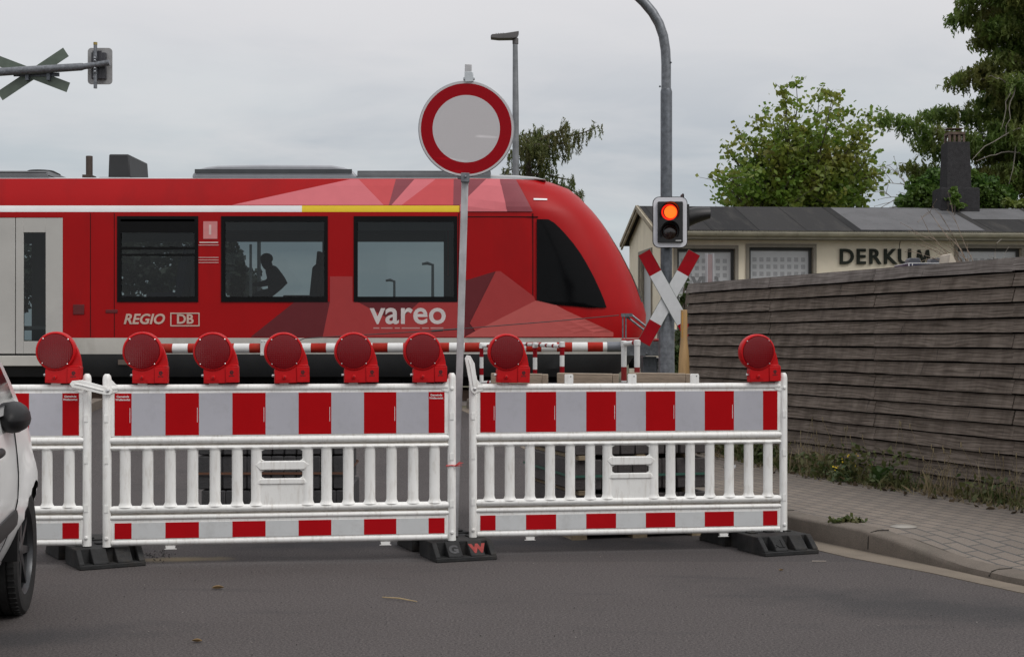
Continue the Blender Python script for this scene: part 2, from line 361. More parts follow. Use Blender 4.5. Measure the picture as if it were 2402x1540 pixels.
# ================================================================== timber fence
def m_fence(name, ca, cb, cc):
    m, nt, b = nodes_of(name)
    t = N(nt, 'ShaderNodeUVMap'); mp_ = N(nt, 'ShaderNodeMapping'); nt.links.new(t.outputs[0], mp_.inputs[0]); mp_.inputs['Scale'].default_value = (1.0, 6.5, 1)
    wv = N(nt, 'ShaderNodeTexWave'); wv.bands_direction = 'Y'; wv.wave_profile = 'SIN'
    wv.inputs['Scale'].default_value = 1.7; wv.inputs['Distortion'].default_value = 14; wv.inputs['Detail'].default_value = 2.2; wv.inputs['Detail Scale'].default_value = .9
    nt.links.new(mp_.outputs[0], wv.inputs['Vector'])
    mp2_ = N(nt, 'ShaderNodeMapping'); nt.links.new(t.outputs[0], mp2_.inputs[0]); mp2_.inputs['Scale'].default_value = (2.2, 60, 1)
    fine = noise(nt, mp2_.outputs[0], 1, 5, .7)
    mp3_ = N(nt, 'ShaderNodeMapping'); nt.links.new(t.outputs[0], mp3_.inputs[0]); mp3_.inputs['Scale'].default_value = (9, 2.5, 1)
    patch = noise(nt, mp3_.outputs[0], .8, 4, .6)
    mp4_ = N(nt, 'ShaderNodeMapping'); nt.links.new(t.outputs[0], mp4_.inputs[0]); mp4_.inputs['Scale'].default_value = (26, 3.0, 1)
    crk = noise(nt, mp4_.outputs[0], .8, 3, .5, 1.5)
    c = mixc(nt, ramp(nt, wv.outputs['Fac'], .25, .85), ca, cb)
    c = mixc(nt, ramp(nt, fine, .35, .72), c, cc)
    pf = N(nt, 'ShaderNodeMath', operation='MULTIPLY'); nt.links.new(ramp(nt, patch, .38, .68), pf.inputs[0]); pf.inputs[1].default_value = .55
    c = mixc(nt, pf.outputs[0], c, mul(ca, .75))
    cf = N(nt, 'ShaderNodeMath', operation='MULTIPLY'); nt.links.new(ramp(nt, crk, .68, .74), cf.inputs[0]); cf.inputs[1].default_value = .6
    c = mixc(nt, cf.outputs[0], c, (.012, .011, .012))
    nt.links.new(c, b.inputs['Base Color']); b.inputs['Roughness'].default_value = .8; b.inputs['Specular IOR Level'].default_value = .15
    ad = N(nt, 'ShaderNodeMath', operation='ADD'); nt.links.new(wv.outputs['Fac'], ad.inputs[0]); nt.links.new(fine, ad.inputs[1])
    bump(nt, b, ad.outputs[0], .3, .004); return m
FW = m_fence('dark_weathered_timber', (.056, .043, .033), (.142, .114, .093), (.245, .205, .175))
FT = m_fence('bleached_weathered_timber', (.09, .076, .068), (.17, .149, .136), (.27, .24, .222))
fence = thing('timber_fence', 'dark weathered timber fence of overlapping horizontal boards beside the paved footpath', 'fence', (FENCE0.x, FENCE0.y, 0), math.atan2(FDIR.y, FDIR.x))
# local x along the fence (towards the camera), local -y... street side found by sign
SIDE = 1 if (RZ(math.atan2(FDIR.y, FDIR.x)).inverted() @ FNRM).y > 0 else -1
rf = random.Random(5); PL = 1.78; NB = 16; HB = 1.77/NB
for k in range(7):
    pan = MB(); x0 = k*PL; lean = .0
    for r in range(NB):
        zt = .13+1.77-r*HB; zb = zt-HB+.013
        if r == 0: zt += .0
        n = 14; uo, vo = rf.uniform(0, 40), rf.uniform(0, 40); ph, am = rf.uniform(0, 6), rf.uniform(.0, .004); ph2 = rf.uniform(0, 6)
        jl, jr = rf.uniform(-.008, .004), rf.uniform(-.004, .006); tw = rf.uniform(-.008, .008); th = .018
        cols = []
        for i in range(n+1):
            u = i/n; x = x0+.004+(PL-.008)*u+(jl if i == 0 else jr if i == n else 0)
            wz = am*math.sin(ph+u*5)+.0014*math.sin(ph2+u*13)
            bulge = .012*math.sin(math.pi*u)*math.sin(ph)+tw*(u-.5)
            yb = SIDE*(.056+bulge*.7); yt = SIDE*(.028+bulge*.3)
            if k == 0 and i == 0: yb += SIDE*.012
            cols.append((x, yt, zt, yb, zb+wz, u))
        for a, b_ in zip(cols, cols[1:]):
            uvq = lambda *pts: [(uo+p[0], vo+p[1]) for p in pts]
            A, B = a[0]-x0, b_[0]-x0; mi = 1 if r == 0 else 0
            pan.face([(a[0], a[3], a[4]), (b_[0], b_[3], b_[4]), (b_[0], b_[1], b_[2]), (a[0], a[1], a[2])], mi, uvq((A, 0), (B, 0), (B, HB), (A, HB)))
            pan.face([(a[0], a[3], a[4]), (a[0], a[3]-SIDE*th, a[4]+.002), (b_[0], b_[3]-SIDE*th, b_[4]+.002), (b_[0], b_[3], b_[4])], mi, uvq((A, 0), (A, .02), (B, .02), (B, 0)))
            pan.face([(a[0], a[1], a[2]), (b_[0], b_[1], b_[2]), (b_[0], b_[1]-SIDE*th, b_[2]), (a[0], a[1]-SIDE*th, a[2])], mi, uvq((A, 0), (B, 0), (B, .02), (A, .02)))
            pan.face([(a[0], a[1]-SIDE*th, a[2]), (b_[0], b_[1]-SIDE*th, b_[2]), (b_[0], b_[3]-SIDE*th, b_[4]+.002), (a[0], a[3]-SIDE*th, a[4]+.002)], mi, uvq((A, 0), (B, 0), (B, HB), (A, HB)))
        for a in (cols[0], cols[-1]):
            pan.face([(a[0], a[3], a[4]), (a[0], a[1], a[2]), (a[0], a[1]-SIDE*th, a[2]), (a[0], a[3]-SIDE*th, a[4]+.002)], 1 if r == 0 else 0, [(uo, vo), (uo, vo+HB), (uo+.02, vo+HB), (uo+.02, vo)])
    bk = MB(); bk.box(x0, x0+PL, -SIDE*.012-.004, -SIDE*.012+.004, .10, 1.86); (bk.box(0, .05, min(-SIDE*.008, SIDE*.026), max(-SIDE*.008, SIDE*.026), .1, 1.86) if k == 0 else None); bk.build('gap_shade_sheet', mat('fence_gap_shade_black', (.008, .007, .007), .95, spec=.05), fence)  # added near-black sheet behind the boards, painted shade for the gaps
    po = pan.build('fence_panel', [FW, FT], fence, smooth=25)
    ps = MB(); ps.box(x0-.04, x0+.04, min(-SIDE*.10, -SIDE*.03), max(-SIDE*.10, -SIDE*.03), -.1, 1.84); ps.box(x0-.045, x0+.045, min(-SIDE*.105, -SIDE*.025), max(-SIDE*.105, -SIDE*.025), 1.84, 1.86)
    ps.build('post', mat('fence_post_wood', (.07, .062, .056), .8, var=.3, stretch=(8, 8, 1)), fence)

# ================================================================== plants
def leaf_cloud(mb, cs, size, rng, aspect=1.5, droop=None, mi=0, jitter=.35, shape='rhomb'):
    """many small leaf-sized faces at the points cs"""
    cs = np.asarray(cs, float); n = len(cs)
    nrm = rng.normal(size=(n, 3)); nrm[:, 2] = np.abs(nrm[:, 2])*.9+.2; nrm /= np.linalg.norm(nrm, axis=1)[:, None]
    tg = rng.normal(size=(n, 3))
    if droop is not None: tg = tg*jitter+np.asarray(droop)
    tg -= nrm*np.sum(tg*nrm, axis=1)[:, None]; tg /= np.linalg.norm(tg, axis=1)[:, None]+1e-9
    bt = np.cross(nrm, tg); s = size*rng.uniform(.5, 1.45, n)[:, None]
    a = tg*s*aspect*.5; b = bt*s*.5
    quads = np.stack([cs-a, cs+b-a*.15, cs+a, cs-b-a*.15], axis=1).reshape(-1, 3)
    o = len(mb.v); mb.v += [tuple(p) for p in quads.tolist()]
    mb.f += [[o+4*i, o+4*i+1, o+4*i+2, o+4*i+3] for i in range(n)]; mb.m += [mi]*n
def curve_pts(p0, p1, sag, n=8, rnd=None, wob=.0):
    p0, p1 = Vector(p0), Vector(p1); out = []
    for i in range(n+1):
        t = i/n; p = p0.lerp(p1, t); p.z += sag*math.sin(math.pi*t)
        if rnd and 0 < i < n: p += Vector((rnd.uniform(-wob, wob), rnd.uniform(-wob, wob), rnd.uniform(-wob, wob)))
        out.append(p)
    return out
BARK = mat('bark', (.075, .06, .048), .9, var=.35, scale=9, bmp=.5, bscale=30)
BARK_G = mat('grey_twig_bark', (.20, .18, .155), .9, var=.25, scale=9)
TWIG = mat('dry_twig', (.21, .16, .12), .85, var=.3, scale=12)

# broadleaved tree behind the station roof
def maple():
    rnd = random.Random(3); rng = np.random.default_rng(5); D = 44
    t = thing('broadleaved_tree', 'bushy green broadleaved tree rising behind the flat middle of the station roof', 'tree', P(1868, 795, D)*1.0)
    t.location.z = .4; base = t.location.copy()
    wood = MB(); crown = MB()
    root = Vector((0, 0, 0)); fork = P(1872, 500, D)-base
    wood.tube([root, fork*.5+Vector((.05, 0, 0)), fork], [.17, .14, .10], 9)
    outl = [(1868, 200), (1838, 214), (1845, 240), (1922, 226), (1952, 228), (1960, 226), (1984, 260), (2035, 266), (2058, 286), (2010, 330), (2030, 350), (2062, 397), (2040, 430), (2060, 410),
            (2010, 470), (1765, 332), (1778, 300), (1800, 258), (1720, 366), (1690, 405), (1682, 418), (1700, 456), (1735, 478), (1745, 440), (1815, 330), (1860, 300), (1900, 300),
            (1940, 330), (1980, 380), (1750, 400), (1790, 450), (1850, 420), (1900, 440), (1960, 460), (1830, 380), (1890, 370), (1930, 400), (1985, 440), (1780, 380), (1870, 470), (1815, 470), (1915, 475)]
    pts = []
    for px, py in outl+[(max(1705, min(2035, rnd.gauss(1872, 85))), rnd.uniform(310, 500)) for _ in range(64)]:
        tip = P(px, py, D+rnd.gauss(0, .9))-base
        st = fork.lerp(root, rnd.uniform(-.15, .25)); st = Vector((st.x+(px-1872)/F*D*.15, st.y, st.z))
        br = curve_pts(st, tip, rnd.uniform(-.15, .1), 8, rnd, .05)
        wood.tube(br, [.05-.042*i/8 for i in range(9)], 5)
        for i in range(2, 9):
            for _ in range(rnd.randint(21, 29)):
                sp = .26 if i < 8 else .13
                pts.append(br[i]+Vector((rnd.gauss(0, sp), rnd.gauss(0, sp), rnd.gauss(0, sp*.8))))
        for _ in range(5):
            q = br[rnd.randint(4, 8)]; e = q+Vector((rnd.gauss(0, .35), rnd.gauss(0, .35), rnd.uniform(.0, .45)))
            wood.tube([q, e], [.012, .005], 4)
            for u in range(7): pts.append(q.lerp(e, .3+u*.12)+Vector((rnd.gauss(0, .07), rnd.gauss(0, .07), rnd.gauss(0, .05))))
    leaf_cloud(crown, pts, .125, rng, 1.25)
    wood.build('trunk', BARK, t)
    crown.build('crown', m_leaf('maple_leaf', (.10, .19, .022), (.175, .275, .038), (.25, .245, .05), .45, .9), t, smooth=None, recalc=False)
maple()

def sprays(crown, wood, limbs, base, D, rnd, rng, drop, per, size, aspect, start=.12, dz=1.0):
    pts = []
    for px in limbs:
        dd = px[-1] if isinstance(px[-1], float) else 0.0
        pl = [p for p in px if not isinstance(p, float)]
        P3 = [P(a, b, D+dd*(1 if i else .6))-base for i, (a, b) in enumerate(pl)]
        fine = []
        for a, b in zip(P3, P3[1:]):
            for i in range(6): fine.append(a.lerp(b, i/6))
        fine.append(P3[-1]); k = len(fine)
        wood.tube(fine, [lerp(.012, .05, i/k)*dz for i in range(k)], 5)
        for i, p in enumerate(fine):
            for _ in range(per):
                q = p+Vector((rnd.gauss(0, .09), rnd.gauss(0, .3), rnd.gauss(.02, .05)))
                L = drop*rnd.uniform(.25, 1)*(.35+.65*min(1, i/(k*.35)+.15)); side = rnd.gauss(0, .12)
                m = max(3, int(L/ (size*.55)))
                for s_ in range(m):
                    u = s_/m
                    pts.append((q.x+side*u*L+rnd.gauss(0, size*.45), q.y+rnd.gauss(0, size*.5), q.z-u*L+rnd.gauss(0, size*.2)))
    leaf_cloud(crown, pts, size, rng, aspect, droop=(0, 0, -1), jitter=.45)

def conifer():
    rnd = random.Random(9); rng = np.random.default_rng(9); D = 39
    t = thing('conifer_tree', 'tall dark conifer with drooping branches behind the chimney at the right edge', 'tree', P(2440, 795, D)); t.location.z = .4; base = t.location.copy()
    wood = MB(); crown = MB()
    wood.tube([(0, 0, 0), (0, .05, 6), (.1, 0, 13)], [.32, .22, .10], 10)
    limbs = [[(2066, 272), (2130, 285), (2195, 306), (2290, 320), (2440, 340), -.6], [(2167, 268), (2210, 258), (2270, 262), (2340, 280), (2440, 300), .3], [(2230, 193), (2258, 172), (2305, 162), (2360, 180), (2440, 215), .0],
             [(2233, 43), (2268, 26), (2330, 42), (2440, 90), .2], [(2251, 0), (2300, -25), (2440, 10), -.4], [(2290, 95), (2330, 70), (2440, 110), .8], [(2300, 60), (2350, 40), (2440, 70), -.9],
             [(2285, 240), (2330, 225), (2440, 250), .9], [(2275, 330), (2330, 345), (2440, 370), .4], [(2150, 330), (2200, 345), (2290, 360), (2440, 380), .6], [(2120, 390), (2170, 395), (2260, 400), (2440, 410), 1.2],
             [(2300, 150), (2350, 135), (2440, 160), -.5], [(2320, 190), (2370, 195), (2440, 220), -1.1], [(2320, 290), (2380, 300), (2440, 320), -1.0], [(2310, 400), (2360, 390), (2440, 420), -.8], [(2280, 430), (2340, 425), (2440, 440), .2],
             [(2330, 10), (2380, 20), (2440, 40), .5], [(2340, 120), (2400, 125), (2440, 130), .1], [(2350, 250), (2400, 260), (2440, 270), .4], [(2340, 350), (2400, 355), (2440, 360), -.4], [(2270, -60), (2340, -80), (2440, -60), .2], [(2300, -130), (2360, -150), (2440, -130), .2], [(2360, -200), (2440, -210), .2]]
    for _ in range(12):
        yy_ = rnd.uniform(-20, 470); xx_ = rnd.uniform(2292, 2350); limbs.append([(xx_, yy_), ((xx_+2440)/2, yy_-rnd.uniform(0, 16)), (2440, yy_+10), rnd.uniform(-1.6, 1.6)])
    ext = []
    for l in limbs:                                                    # the far side, outside the frame
        q = [(2440+(2440-a[0])*.8, a[1]+6) for a in l if not isinstance(a, float)]+[-l[-1]]; ext.append(q)
    sprays(crown, wood, limbs, base, D, rnd, rng, .58, 13, .048, 2.9)
    sprays(crown, wood, ext, base, D, rnd, rng, .62, 3, .12, 1.9)
    wood.build('trunk', BARK, t)
    crown.build('crown', m_leaf('conifer_leaf', (.09, .16, .03), (.17, .25, .055), (.19, .185, .055), .5, .8), t, smooth=None, recalc=False)
    dead = MB()
    for a, b in (((2380, 215), (2318, 180)), ((2400, 300), (2280, 375)), ((2400, 360), (2290, 378)), ((2375, 180), (2350, 300)), ((2385, 200), (2360, 320)), ((2392, 320), (2365, 440))):
        p, q = P(*a, D-1.3)-base, P(*b, D-1.5)-base; dead.tube(curve_pts(p, q, .12, 7, rnd, .05), [.022-.0022*i for i in range(8)], 5)
    dead.build('dead_branch', BARK_G, t)
conifer()

def larch():
    rnd = random.Random(4); rng = np.random.default_rng(21); D = 46
    t = thing('larch_tree', 'drooping larch tree beyond the train roof behind the street lamp pole', 'tree', P(1236, 795, D)); t.location.z = .4; base = t.location.copy()
    wood = MB(); crown = MB(); top = P(1240, 330, D)-base
    wood.tube([(0, 0, 0), (top.x*.5, 0, top.z*.5), tuple(top)], [.22, .15, .06], 9)
    limbs = [[(1405, 295), (1372, 310), (1340, 318), (1290, 322), (1240, 335), .2], [(1330, 288), (1318, 305), (1290, 315), (1240, 340), -.3], [(1218, 318), (1250, 312), (1285, 322), (1300, 320), .4], [(1262, 300), (1262, 315), (1250, 330), .1],
             [(1190, 365), (1215, 350), (1245, 352), (1290, 340), .2], [(1345, 345), (1320, 335), (1290, 338), (1240, 350), -.2], [(1300, 375), (1280, 362), (1240, 370), .5], [(1180, 405), (1205, 395), (1240, 392), -.2], [(1300, 400), (1270, 388), (1240, 395), .3],
             [(1348, 424), (1315, 418), (1280, 408), (1240, 410), .0], [(1372, 460), (1340, 446), (1300, 432), (1240, 425), .1], [(1330, 440), (1300, 430), (1240, 430), .6], [(1130, 420), (1180, 415), (1240, 420), .2], [(1120, 470), (1180, 455), (1240, 455), .3], [(1390, 500), (1320, 475), (1240, 460), .3], [(1210, 330), (1230, 325), (1245, 335), -.5], [(1225, 345), (1260, 338), (1290, 345), -.7]]
    sprays(crown, wood, limbs, base, D, rnd, rng, .78, 2, .034, 4.4)
    wood.build('trunk', BARK, t)
    crown.build('crown', m_leaf('larch_needles', (.07, .105, .026), (.13, .165, .045), (.13, .125, .045), .45, .8), t, smooth=None, recalc=False)
larch()

def bush(name, label, cat, blobs, D, leaf, n, mat_, seed, stems=8):
    rnd = random.Random(seed); rng = np.random.default_rng(seed)
    cx = sum(b[0] for b in blobs)/len(blobs); t = thing(name, label, cat, P(cx, 795, D)); t.location.z = .4; base = t.location.copy()
    pts = []; tot = sum(b[2]*b[3] for b in blobs); wood = MB()
    for px, py, rx, ry in blobs:
        c = P(px, py, D+rnd.uniform(-.3, .3))-base; a, b = rx/F*D, ry/F*D
        wood.tube(curve_pts((c.x*.3, 0, 0), c, .1, 5, rnd, .08), [.035, .03, .025, .02, .015, .01], 5)
        k = int(n*rx*ry/tot)
        for _ in range(k):
            v = Vector((rnd.gauss(0, 1), rnd.gauss(0, 1), rnd.gauss(0, 1))).normalized()*(rnd.random()**.4)
            lump = 1+.25*math.sin(v.x*7+px)*math.sin(v.z*6+py)
            pts.append((c.x+v.x*a*lump, c.y+v.y*.8*a, c.z+v.z*b*lump))
    cr = MB(); leaf_cloud(cr, pts, leaf, rng, 1.2); cr.build('foliage', mat_, t, smooth=None, recalc=False); wood.build('stem', BARK, t)
    return t
IVY = m_leaf('ivy_leaf', (.04, .10, .015), (.085, .16, .026), (.10, .16, .028), .4, 1.5)
bush('ivy_bush', 'dense green ivy left of the dark chimney above the roof', 'bush', [(2165, 458, 38, 34), (2190, 425, 28, 30), (2130, 475, 30, 18), (2205, 470, 30, 30), (2150, 440, 25, 25)], 37.2, .10, 3600, IVY, 31)
bush('ivy_bush', 'dense green ivy right of the dark chimney below the conifer', 'bush', [(2310, 450, 40, 40), (2345, 465, 40, 30), (2290, 430, 25, 30), (2320, 480, 50, 20)], 37.4, .10, 3600, IVY, 32)
bush('creeper', 'small bright creeper climbing the base of the dark chimney', 'plant', [(2235, 448, 11, 9), (2240, 465, 12, 14), (2250, 482, 20, 7), (2222, 468, 7, 5)], 33.0, .075, 330, m_leaf('creeper_leaf', (.07, .14, .02), (.13, .20, .035), (.10, .17, .03), .4, 2), 33)
bush('shrub', 'bright yellow green shrub behind the roof at the right edge', 'bush', [(2375, 478, 26, 9), (2400, 482, 30, 8), (2360, 472, 10, 8), (2430, 475, 30, 14)], 36.0, .085, 900, m_leaf('shrub_leaf', (.12, .17, .03), (.18, .22, .05), (.14, .18, .03), .4, 2), 34)
bush('leafy_weed_bush', 'green bush between the crossing sign and the fence end', 'bush', [(1606, 700, 12, 14), (1600, 730, 16, 24), (1608, 760, 16, 30), (1600, 800, 18, 30), (1592, 840, 14, 30), (1596, 880, 16, 26), (1612, 672, 5, 8), (1609, 655, 5, 4)], 18.5, .055, 1500, m_leaf('weed_leaf', (.03, .06, .014), (.06, .10, .022), (.07, .09, .025), .35, 4), 35)
# far bushes seen through the train windows
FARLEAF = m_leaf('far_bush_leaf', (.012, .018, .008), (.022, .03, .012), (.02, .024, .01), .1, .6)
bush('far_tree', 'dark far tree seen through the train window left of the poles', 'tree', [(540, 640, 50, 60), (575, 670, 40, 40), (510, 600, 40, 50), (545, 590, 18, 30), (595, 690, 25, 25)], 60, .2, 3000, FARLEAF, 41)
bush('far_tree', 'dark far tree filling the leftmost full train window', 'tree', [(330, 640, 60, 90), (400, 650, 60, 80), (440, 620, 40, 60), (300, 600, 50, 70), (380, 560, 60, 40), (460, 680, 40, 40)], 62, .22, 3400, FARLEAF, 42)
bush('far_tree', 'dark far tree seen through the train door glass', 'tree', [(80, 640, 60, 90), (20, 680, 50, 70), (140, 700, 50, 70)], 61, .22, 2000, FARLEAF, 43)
# bare shrubs
def bare(name, label, lines, D, r0, seed, m=TWIG, fork=3):
    rnd = random.Random(seed); b0 = lines[0][0]; t = thing(name, label, 'shrub', P(b0[0], b0[1], D)); base = t.location.copy(); gz = ground_z(D)+.12; tw = MB()
    for ln in lines:
        pts = [P(x, y, D+rnd.gauss(0, .12))-base for x, y in ln]; n = len(pts)
        tw.tube(pts, [r0*(1-.65*i/(n-1)) for i in range(n)], 5)
        for _ in range(fork):
            i = rnd.randrange(n-1); q = pts[i].lerp(pts[i+1], rnd.random()); dv = (pts[i+1]-pts[i]).normalized()
            L = rnd.uniform(.06, .22)*D/13; e = q+(dv+Vector((rnd.gauss(0, .6), rnd.gauss(0, .4), rnd.gauss(0, .5)))).normalized()*L
            tw.tube([q, q.lerp(e, .5)+Vector((0, 0, .01)), e], [r0*.5, r0*.4, r0*.3], 4); tw.ball(e, r0*.9, 6)
    low = min(p[2] for p in tw.v); st = Vector((tw.v[0][0], tw.v[0][1], tw.v[0][2]))
    tw.tube([Vector((0, 0, gz-base.z)), Vector((.03, 0, (gz-base.z)*.5)), Vector((0, 0, .0))], [r0*2.5, r0*2, r0*1.2], 6)
    return tw.build('twig', m, t)
bare('bare_shrub', 'leafless brown twigs rising above the fence before the station lettering',
     [[(2262, 625), (2230, 595), (2180, 560), (2130, 540)], [(2250, 628), (2205, 575), (2180, 545), (2160, 505)], [(2262, 622), (2225, 560), (2190, 510), (2175, 490)], [(2270, 620), (2240, 560), (2205, 500)], [(2285, 618), (2262, 570), (2235, 500)], [(2240, 628), (2190, 605), (2128, 585)], [(2245, 626), (2200, 590), (2150, 572)], [(2270, 620), (2255, 585), (2215, 545)], [(2268, 622), (2210, 600), (2170, 575)], [(2258, 622), (2195, 580), (2145, 555)], [(2280, 620), (2245, 590), (2200, 565)]], 13.2, .0045, 3)
bare('bare_shrub', 'single pale bent twig above the fence top at the far right', [[(2334, 625), (2334, 590), (2338, 570), (2350, 560)], [(2336, 620), (2330, 604), (2322, 600)], [(2340, 622), (2350, 610), (2356, 607)]], 12.9, .004, 4, BARK_G, 1)
bare('bare_shrub', 'leafless grey branches behind the roof between the two trees', [[(2165, 488), (2130, 440), (2105, 405), (2082, 386)], [(2165, 485), (2120, 432), (2070, 428)], [(2150, 488), (2110, 462), (2082, 478), (2060, 490)], [(2160, 485), (2130, 462), (2090, 462), (2065, 440)], [(2170, 470), (2135, 440), (2115, 420)], [(2160, 485), (2110, 485), (2086, 486)], [(2165, 480), (2125, 455), (2108, 450)]], 37.8, .016, 6, BARK_G, 5)

# weeds along the foot of the fence
def fpt(s, off, z=None):                                               # s metres along the fence from its far end, off towards the street
    p = FENCE0+FDIR*s+FNRM*off; return Vector((p.x, p.y, (.135+ground_z(p.y)) if z is None else z))
def blades(mb, n, smin, smax, omin, omax, hmin, hmax, wd, rnd, clump=None, mi=0, lean=.35):
    for _ in range(n):
        if clump: c = rnd.choice(clump); s, o = rnd.gauss(c[0], c[2]), abs(rnd.gauss(c[1], .07))
        else: s, o = rnd.uniform(smin, smax), omin+(omax-omin)*rnd.random()**2
        if s < -.1: continue
        b = fpt(s, o); h = rnd.uniform(hmin, hmax); dx, dy = rnd.gauss(0, lean)*h, rnd.gauss(0, lean)*h; a = rnd.uniform(0, 6.3); wv = Vector((math.cos(a), math.sin(a), 0))*wd*rnd.uniform(.6, 1.4)
        m_ = b+Vector((dx*.35, dy*.35, h*.6)); e = b+Vector((dx, dy, h*rnd.uniform(.75, 1)))
        mb.add([b-wv, b+wv, m_+wv*.7, e, m_-wv*.7], [(0, 1, 2, 3, 4)], mi)
rw = random.Random(12)
gl = [(1.9, .22, .25), (2.5, .25, .3), (1.4, .15, .3), (3.7, .32, .22), (4.2, .3, .15), (.6, .15, .3), (5.2, .2, .2), (5.9, .25, .2)]
gb = MB(); blades(gb, 800, 0, 7, .05, .3, .04, .17, .006, rw, gl, 0, .6)
blades(gb, 350, 0, 8, .03, .35, .03, .10, .006, rw)
lc = []
for s0, o0, n0, hh in ((1.75, .2, 260, .20), (2.1, .22, 200, .16), (3.3, .33, 330, .13), (3.7, .32, 160, .2), (4.15, .28, 160, .2), (1.3, .15, 160, .16), (.5, .12, 150, .2), (5.3, .2, 160, .12), (6.1, .22, 160, .12), (2.7, .3, 140, .1)):
    for _ in range(n0):
        h_ = rw.random()**1.6*hh*1.5; q_ = fpt(max(0, rw.gauss(s0, .14)), abs(rw.gauss(o0, .08))); lc.append((q_.x, q_.y, q_.z+h_))
leaf_cloud(gb, lc, .03, np.random.default_rng(8), 2.0)
struct(gb.build('green_weeds', m_leaf('green_grass', (.04, .07, .016), (.085, .12, .03), (.16, .145, .06), .3, 5), smooth=None, recalc=False), 'stuff')
db = MB(); blades(db, 1900, 0, 8, .05, .45, .015, .07, .004, rw, None, 0, 1.3)
blades(db, 420, .2, 5, .05, .3, .10, .36, .0024, rw, [(2.3, .22, .3), (3.0, .28, .22), (3.3, .28, .2), (1.5, .15, .2), (4.6, .25, .3), (2.9, .2, .25), (5.4, .2, .2)], 0, .35)
for _ in range(60):                                                    # seed heads on tall dry stems
    c = rw.choice([(2.4, .2, .3), (3.1, .28, .35), (3.5, .26, .3), (4.8, .2, .4), (5.6, .2, .4)]); b = fpt(max(0, rw.gauss(c[0], c[2])), abs(rw.gauss(c[1], .06))); h = rw.uniform(.22, .5); e = b+Vector((rw.gauss(0, .13), rw.gauss(0, .13), h))
    db.tube([b, b.lerp(e, .5)+Vector((.01, 0, .01)), e], [.0018, .0015, .0012], 4); db.ball(e, .009, 6, 0, (.5, .5, 2.6))
struct(db.build('dry_grass', m_leaf('dry_grass_straw', (.26, .21, .11), (.40, .33, .19), (.20, .15, .085), .3, 4), smooth=None, recalc=False), 'stuff')
lt = MB()
leaf_cloud(lt, [fpt(rw.uniform(0, 8), .05+.5*rw.random()**2)+Vector((0, 0, .006)) for _ in range(700)], .035, np.random.default_rng(2), 1.6)
struct(lt.build('plant_litter', m_leaf('dead_leaf', (.09, .065, .04), (.16, .12, .075), (.05, .04, .03), .1, 5), smooth=None, recalc=False), 'stuff')
YEL = mat('yellow_petal', (.75, .52, .02), .6)
STEMG = m_leaf('stem_green', (.04, .075, .02), (.07, .11, .03), (.06, .09, .02), .2, 4)
def ragwort(s, off, h, label, seed, n=5):
    rnd = random.Random(seed); b = fpt(s, off); t = thing('flowering_weed', label, 'plant', b); g = MB(); fl = MB(); lv = []
    for k in range(n):
        e = Vector((rnd.gauss(0, .07), rnd.gauss(0, .05), h*rnd.uniform(.65, 1))); g.tube([(0, 0, 0), e*.5+Vector((.01, 0, 0)), e], [.004, .003, .002], 5)
        for u in range(9): lv.append(e*(u/9)+Vector((rnd.gauss(0, .02), rnd.gauss(0, .02), 0)))
        for _ in range(4):
            q = e+Vector((rnd.gauss(0, .022), rnd.gauss(0, .022), rnd.uniform(-.02, .02))); fl.lathe([(.001, -.003), (.0075, .0), (.003, .004)], 7, 0, T(q) @ RX(rnd.uniform(.2, 1)))
    leaf_cloud(g, lv, .035, np.random.default_rng(seed), 2.2); g.build('stem', STEMG, t, smooth=None, recalc=False); fl.build('flower', YEL, t)
ragwort(1.75, .25, .42, 'tall yellow flowering weed next to the right barrier post by the fence', 1, 6)
ragwort(3.55, .30, .22, 'short yellow flowering weed in the dry grass midway along the fence', 2, 4)
ragwort(3.62, .40, .12, 'tiny yellow flowering weed lowest at the pavement edge midway along the fence', 5, 3)
ragwort(.25, .12, .42, 'yellow flowering weed at the far end of the fence', 3, 3)
def dock(s, off, label, seed):
    rnd = random.Random(seed); t = thing('broadleaf_weed', label, 'plant', fpt(s, off)); g = MB()
    for k in range(9):
        a = k*.7+rnd.uniform(-.2, .2); L = rnd.uniform(.12, .26); el = rnd.uniform(.5, 1.3); d = Vector((math.cos(a)*math.cos(el), math.sin(a)*math.cos(el), math.sin(el))); sd_ = d.cross(Vector((0, 0, 1))).normalized()
        ce = [d*(L*u)-Vector((0, 0, .10*L*u*u*2)) for u in (0, .25, .45, .65, .85, 1)]; ww = [.004, .012, .038, .045, .03, .002]
        g.grid([[tuple(c-sd_*w_), tuple(c+Vector((0, 0, -.004))), tuple(c+sd_*w_)] for c, w_ in zip(ce, ww)])
    g.build('leaf', m_leaf('dock_leaf', (.045, .095, .02), (.07, .13, .03), (.06, .10, .025), .3, 4), t, smooth=None, recalc=False)
dock(4.05, .30, 'low weed with broad green leaves against the fence', 4)
